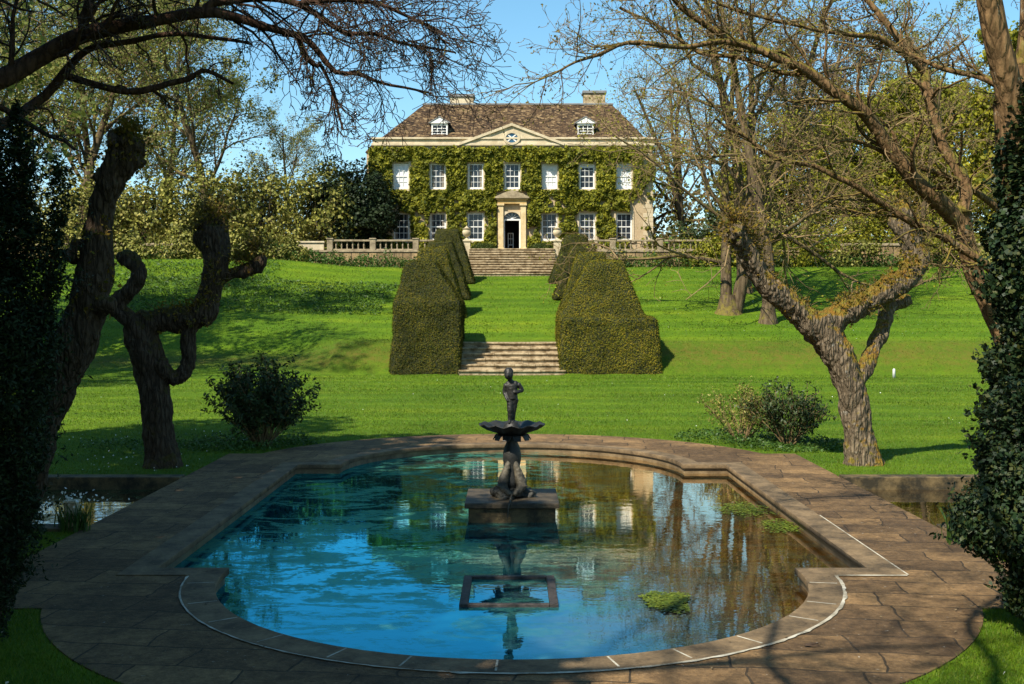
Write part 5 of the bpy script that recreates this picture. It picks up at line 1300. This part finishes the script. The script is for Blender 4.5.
gb = blades([(2.3, 6.5, 7.5, 14, 90000, .045, .007), (-6.8, -2.4, 7.5, 14, 80000, .045, .007), (-13, 13, 18.6, 27, 150000, .04, .011), (-16, 16, 27, 38, 90000, .04, .018), (-22, 22, 38, 50, 60000, .05, .026), (-30, 32, 50, 75, 70000, .06, .045)], 431)
tag(gb, 'short mown grass blades on the lawns', 'grass', kind='stuff')
g_ = np.random.default_rng(441); x = np.concatenate([g_.uniform(-10, -5.4, 140), g_.uniform(-14, 14, 60), g_.uniform(6, 20, 90), g_.uniform(-7, -3, 25), g_.uniform(3, 6, 20)]); y = np.concatenate([g_.uniform(19, 26, 140), g_.uniform(26, 45, 60), g_.uniform(50, 64, 90), g_.uniform(7.6, 12, 25), g_.uniform(7.6, 11, 20)])
k = ~inside_family(x, y, 5.4, 10.3, 21.7, 4.6, 5.1) & ~((np.abs(x) > 5.2) & (y > 14) & (y < 18.8)); x, y = x[k], y[k]
tag(link('daisies', leaf_mesh('daisies', np.stack([x, y, gz(x, y)+.045], -1), .027, np.tile([(0, -.5, 1.)], (len(x), 1)), 1.0, 0, 5), M['petal']), 'tiny white daisies scattered on the lawn', 'daisies', kind='stuff')
# little white peg on the right lawn, pale post by the left canal, twig on the paving
p = P(894, 378, F*(CAMZ-.26)/(378-HZ)); m_ = MB(); m_.lathe([(.06, 0), (.055, .32), (.045, .36), (.015, .38)], k=10); o = m_.done('marker_peg', M['post'], None, True); o.location = (p.x, p.y, .25); tag(o, 'small white marker peg standing alone on the right lawn', 'peg')
p = P(62, 528, 13.9); m_ = MB(); m_.box(-.07, .07, -.07, .07, 0, .34, .01); m_.box(-.085, .085, -.085, .085, .342, .38, .01); o = m_.done('stone_post', M['limeplain']); o.location = (p.x, 14.2, .25); tag(o, 'short pale stone post at the near edge of the left canal', 'post')
T = Tubes(); r = random.Random(2)
c = P(805, 645, F*(CAMZ-.29)/(645-HZ))
for i in range(5):
    a = r.uniform(-.5, .5); T.add([(0, 0, .012), (.06*math.cos(a), .05*math.sin(a), .018), (.13*math.cos(a), .1*math.sin(a)+.01, .014)], [.008, .006, .003], 5)
o = link('fallen_twig', T.mesh('twig'), M['twigdark']); o.location = (c.x, c.y, .275); tag(o, 'dark fallen twig lying on the sunlit paving at right', 'twig')
for n_, k_ in list(protos.items()):
    if n_ not in used: print('unused', n_)

g_ = np.random.default_rng(77); x = g_.uniform(-5.2, 5.2, 2600); y = g_.uniform(8, 24.5, 2600)
k = inside_family(x, y, 5.25, 10.5, 21.5, 4.45, 4.9) & ~inside_family(x, y, 3.8, 11.95, 20.05, 3.06, 3.06)
k &= np.array([noise.noise(Vector((a*.7, b*.7, 4))) for a, b in zip(x, y)])+g_.normal(0, .15, 2600) > .12
x, y = x[k], y[k]
tag(link('leaf_litter', leaf_mesh('leaf_litter', np.stack([x, y, np.full(len(x), .286)], -1), .032, np.tile([(0, 0, 3.)], (len(x), 1)), .5, 0, 7, jit=.5), M['litter']), 'dry leaf and twig litter scattered on the paving', 'leaf litter', kind='stuff')

t = empty('overhead_tree', (-3.2, -2.5, .26), 'bare tree behind the viewer with limbs reaching over the paving', 'tree'); inv = Matrix.Translation(-Vector((-3.2, -2.5, .26)))
T = Tubes(); T2 = Tubes(); r = random.Random(91); pos = []
q = spline([(-3.2, -2.5, 0), (-3.1, -2.4, 2.5), (-2.8, -2.0, 5), (-2.6, -1.4, 7.5), (-2.4, -1.2, 10)], .3); T.add(q, np.linspace(.32, .16, len(q)), 12)
for pts, r0 in (([(-2.7, -1.7, 6), (-1.8, 1, 7.4), (-.6, 4, 8), (.6, 7, 8.3), (1.6, 9.5, 8.8)], .13), ([(-2.6, -1.4, 7.5), (-1, 1.5, 9), (1, 4.5, 9.6), (2.6, 7.5, 10.2)], .12), ([(-2.7, -1.6, 6.5), (-2.4, 2, 7.8), (-2.2, 5.5, 8.4), (-1.2, 8.4, 8.9)], .11), ([(-2.5, -1.3, 9), (-1.8, 2, 10.5), (-.4, 6, 11.4), (.4, 9, 12)], .10)):
    q = spline(pts, .25); q = [a+Vector((noise.noise(a*.9), noise.noise(a*.9+Vector((7, 0, 0))), noise.noise(a*.9+Vector((0, 7, 0)))))*.35 for a in q]
    rad = np.linspace(r0*.6, .012, len(q)); T.add(q, rad, 8)
    for i in range(7):
        k = r.randrange(3, len(q)-1); d = ((q[k]-q[k-1]).normalized()+rvec(r)*.6).normalized()
        grow((T, T2), pos, r, q[k], d, r.uniform(1.0, 2.2), rad[k]*.5, 0, 2, dict(TW, nc=[4, 3, 0]))
o = link('trunk', T.mesh('trunk'), M['limb_bark'], t); o.matrix_parent_inverse = inv
o = link('twigs', T2.mesh('twigs'), M['twig'], t); o.matrix_parent_inverse = inv
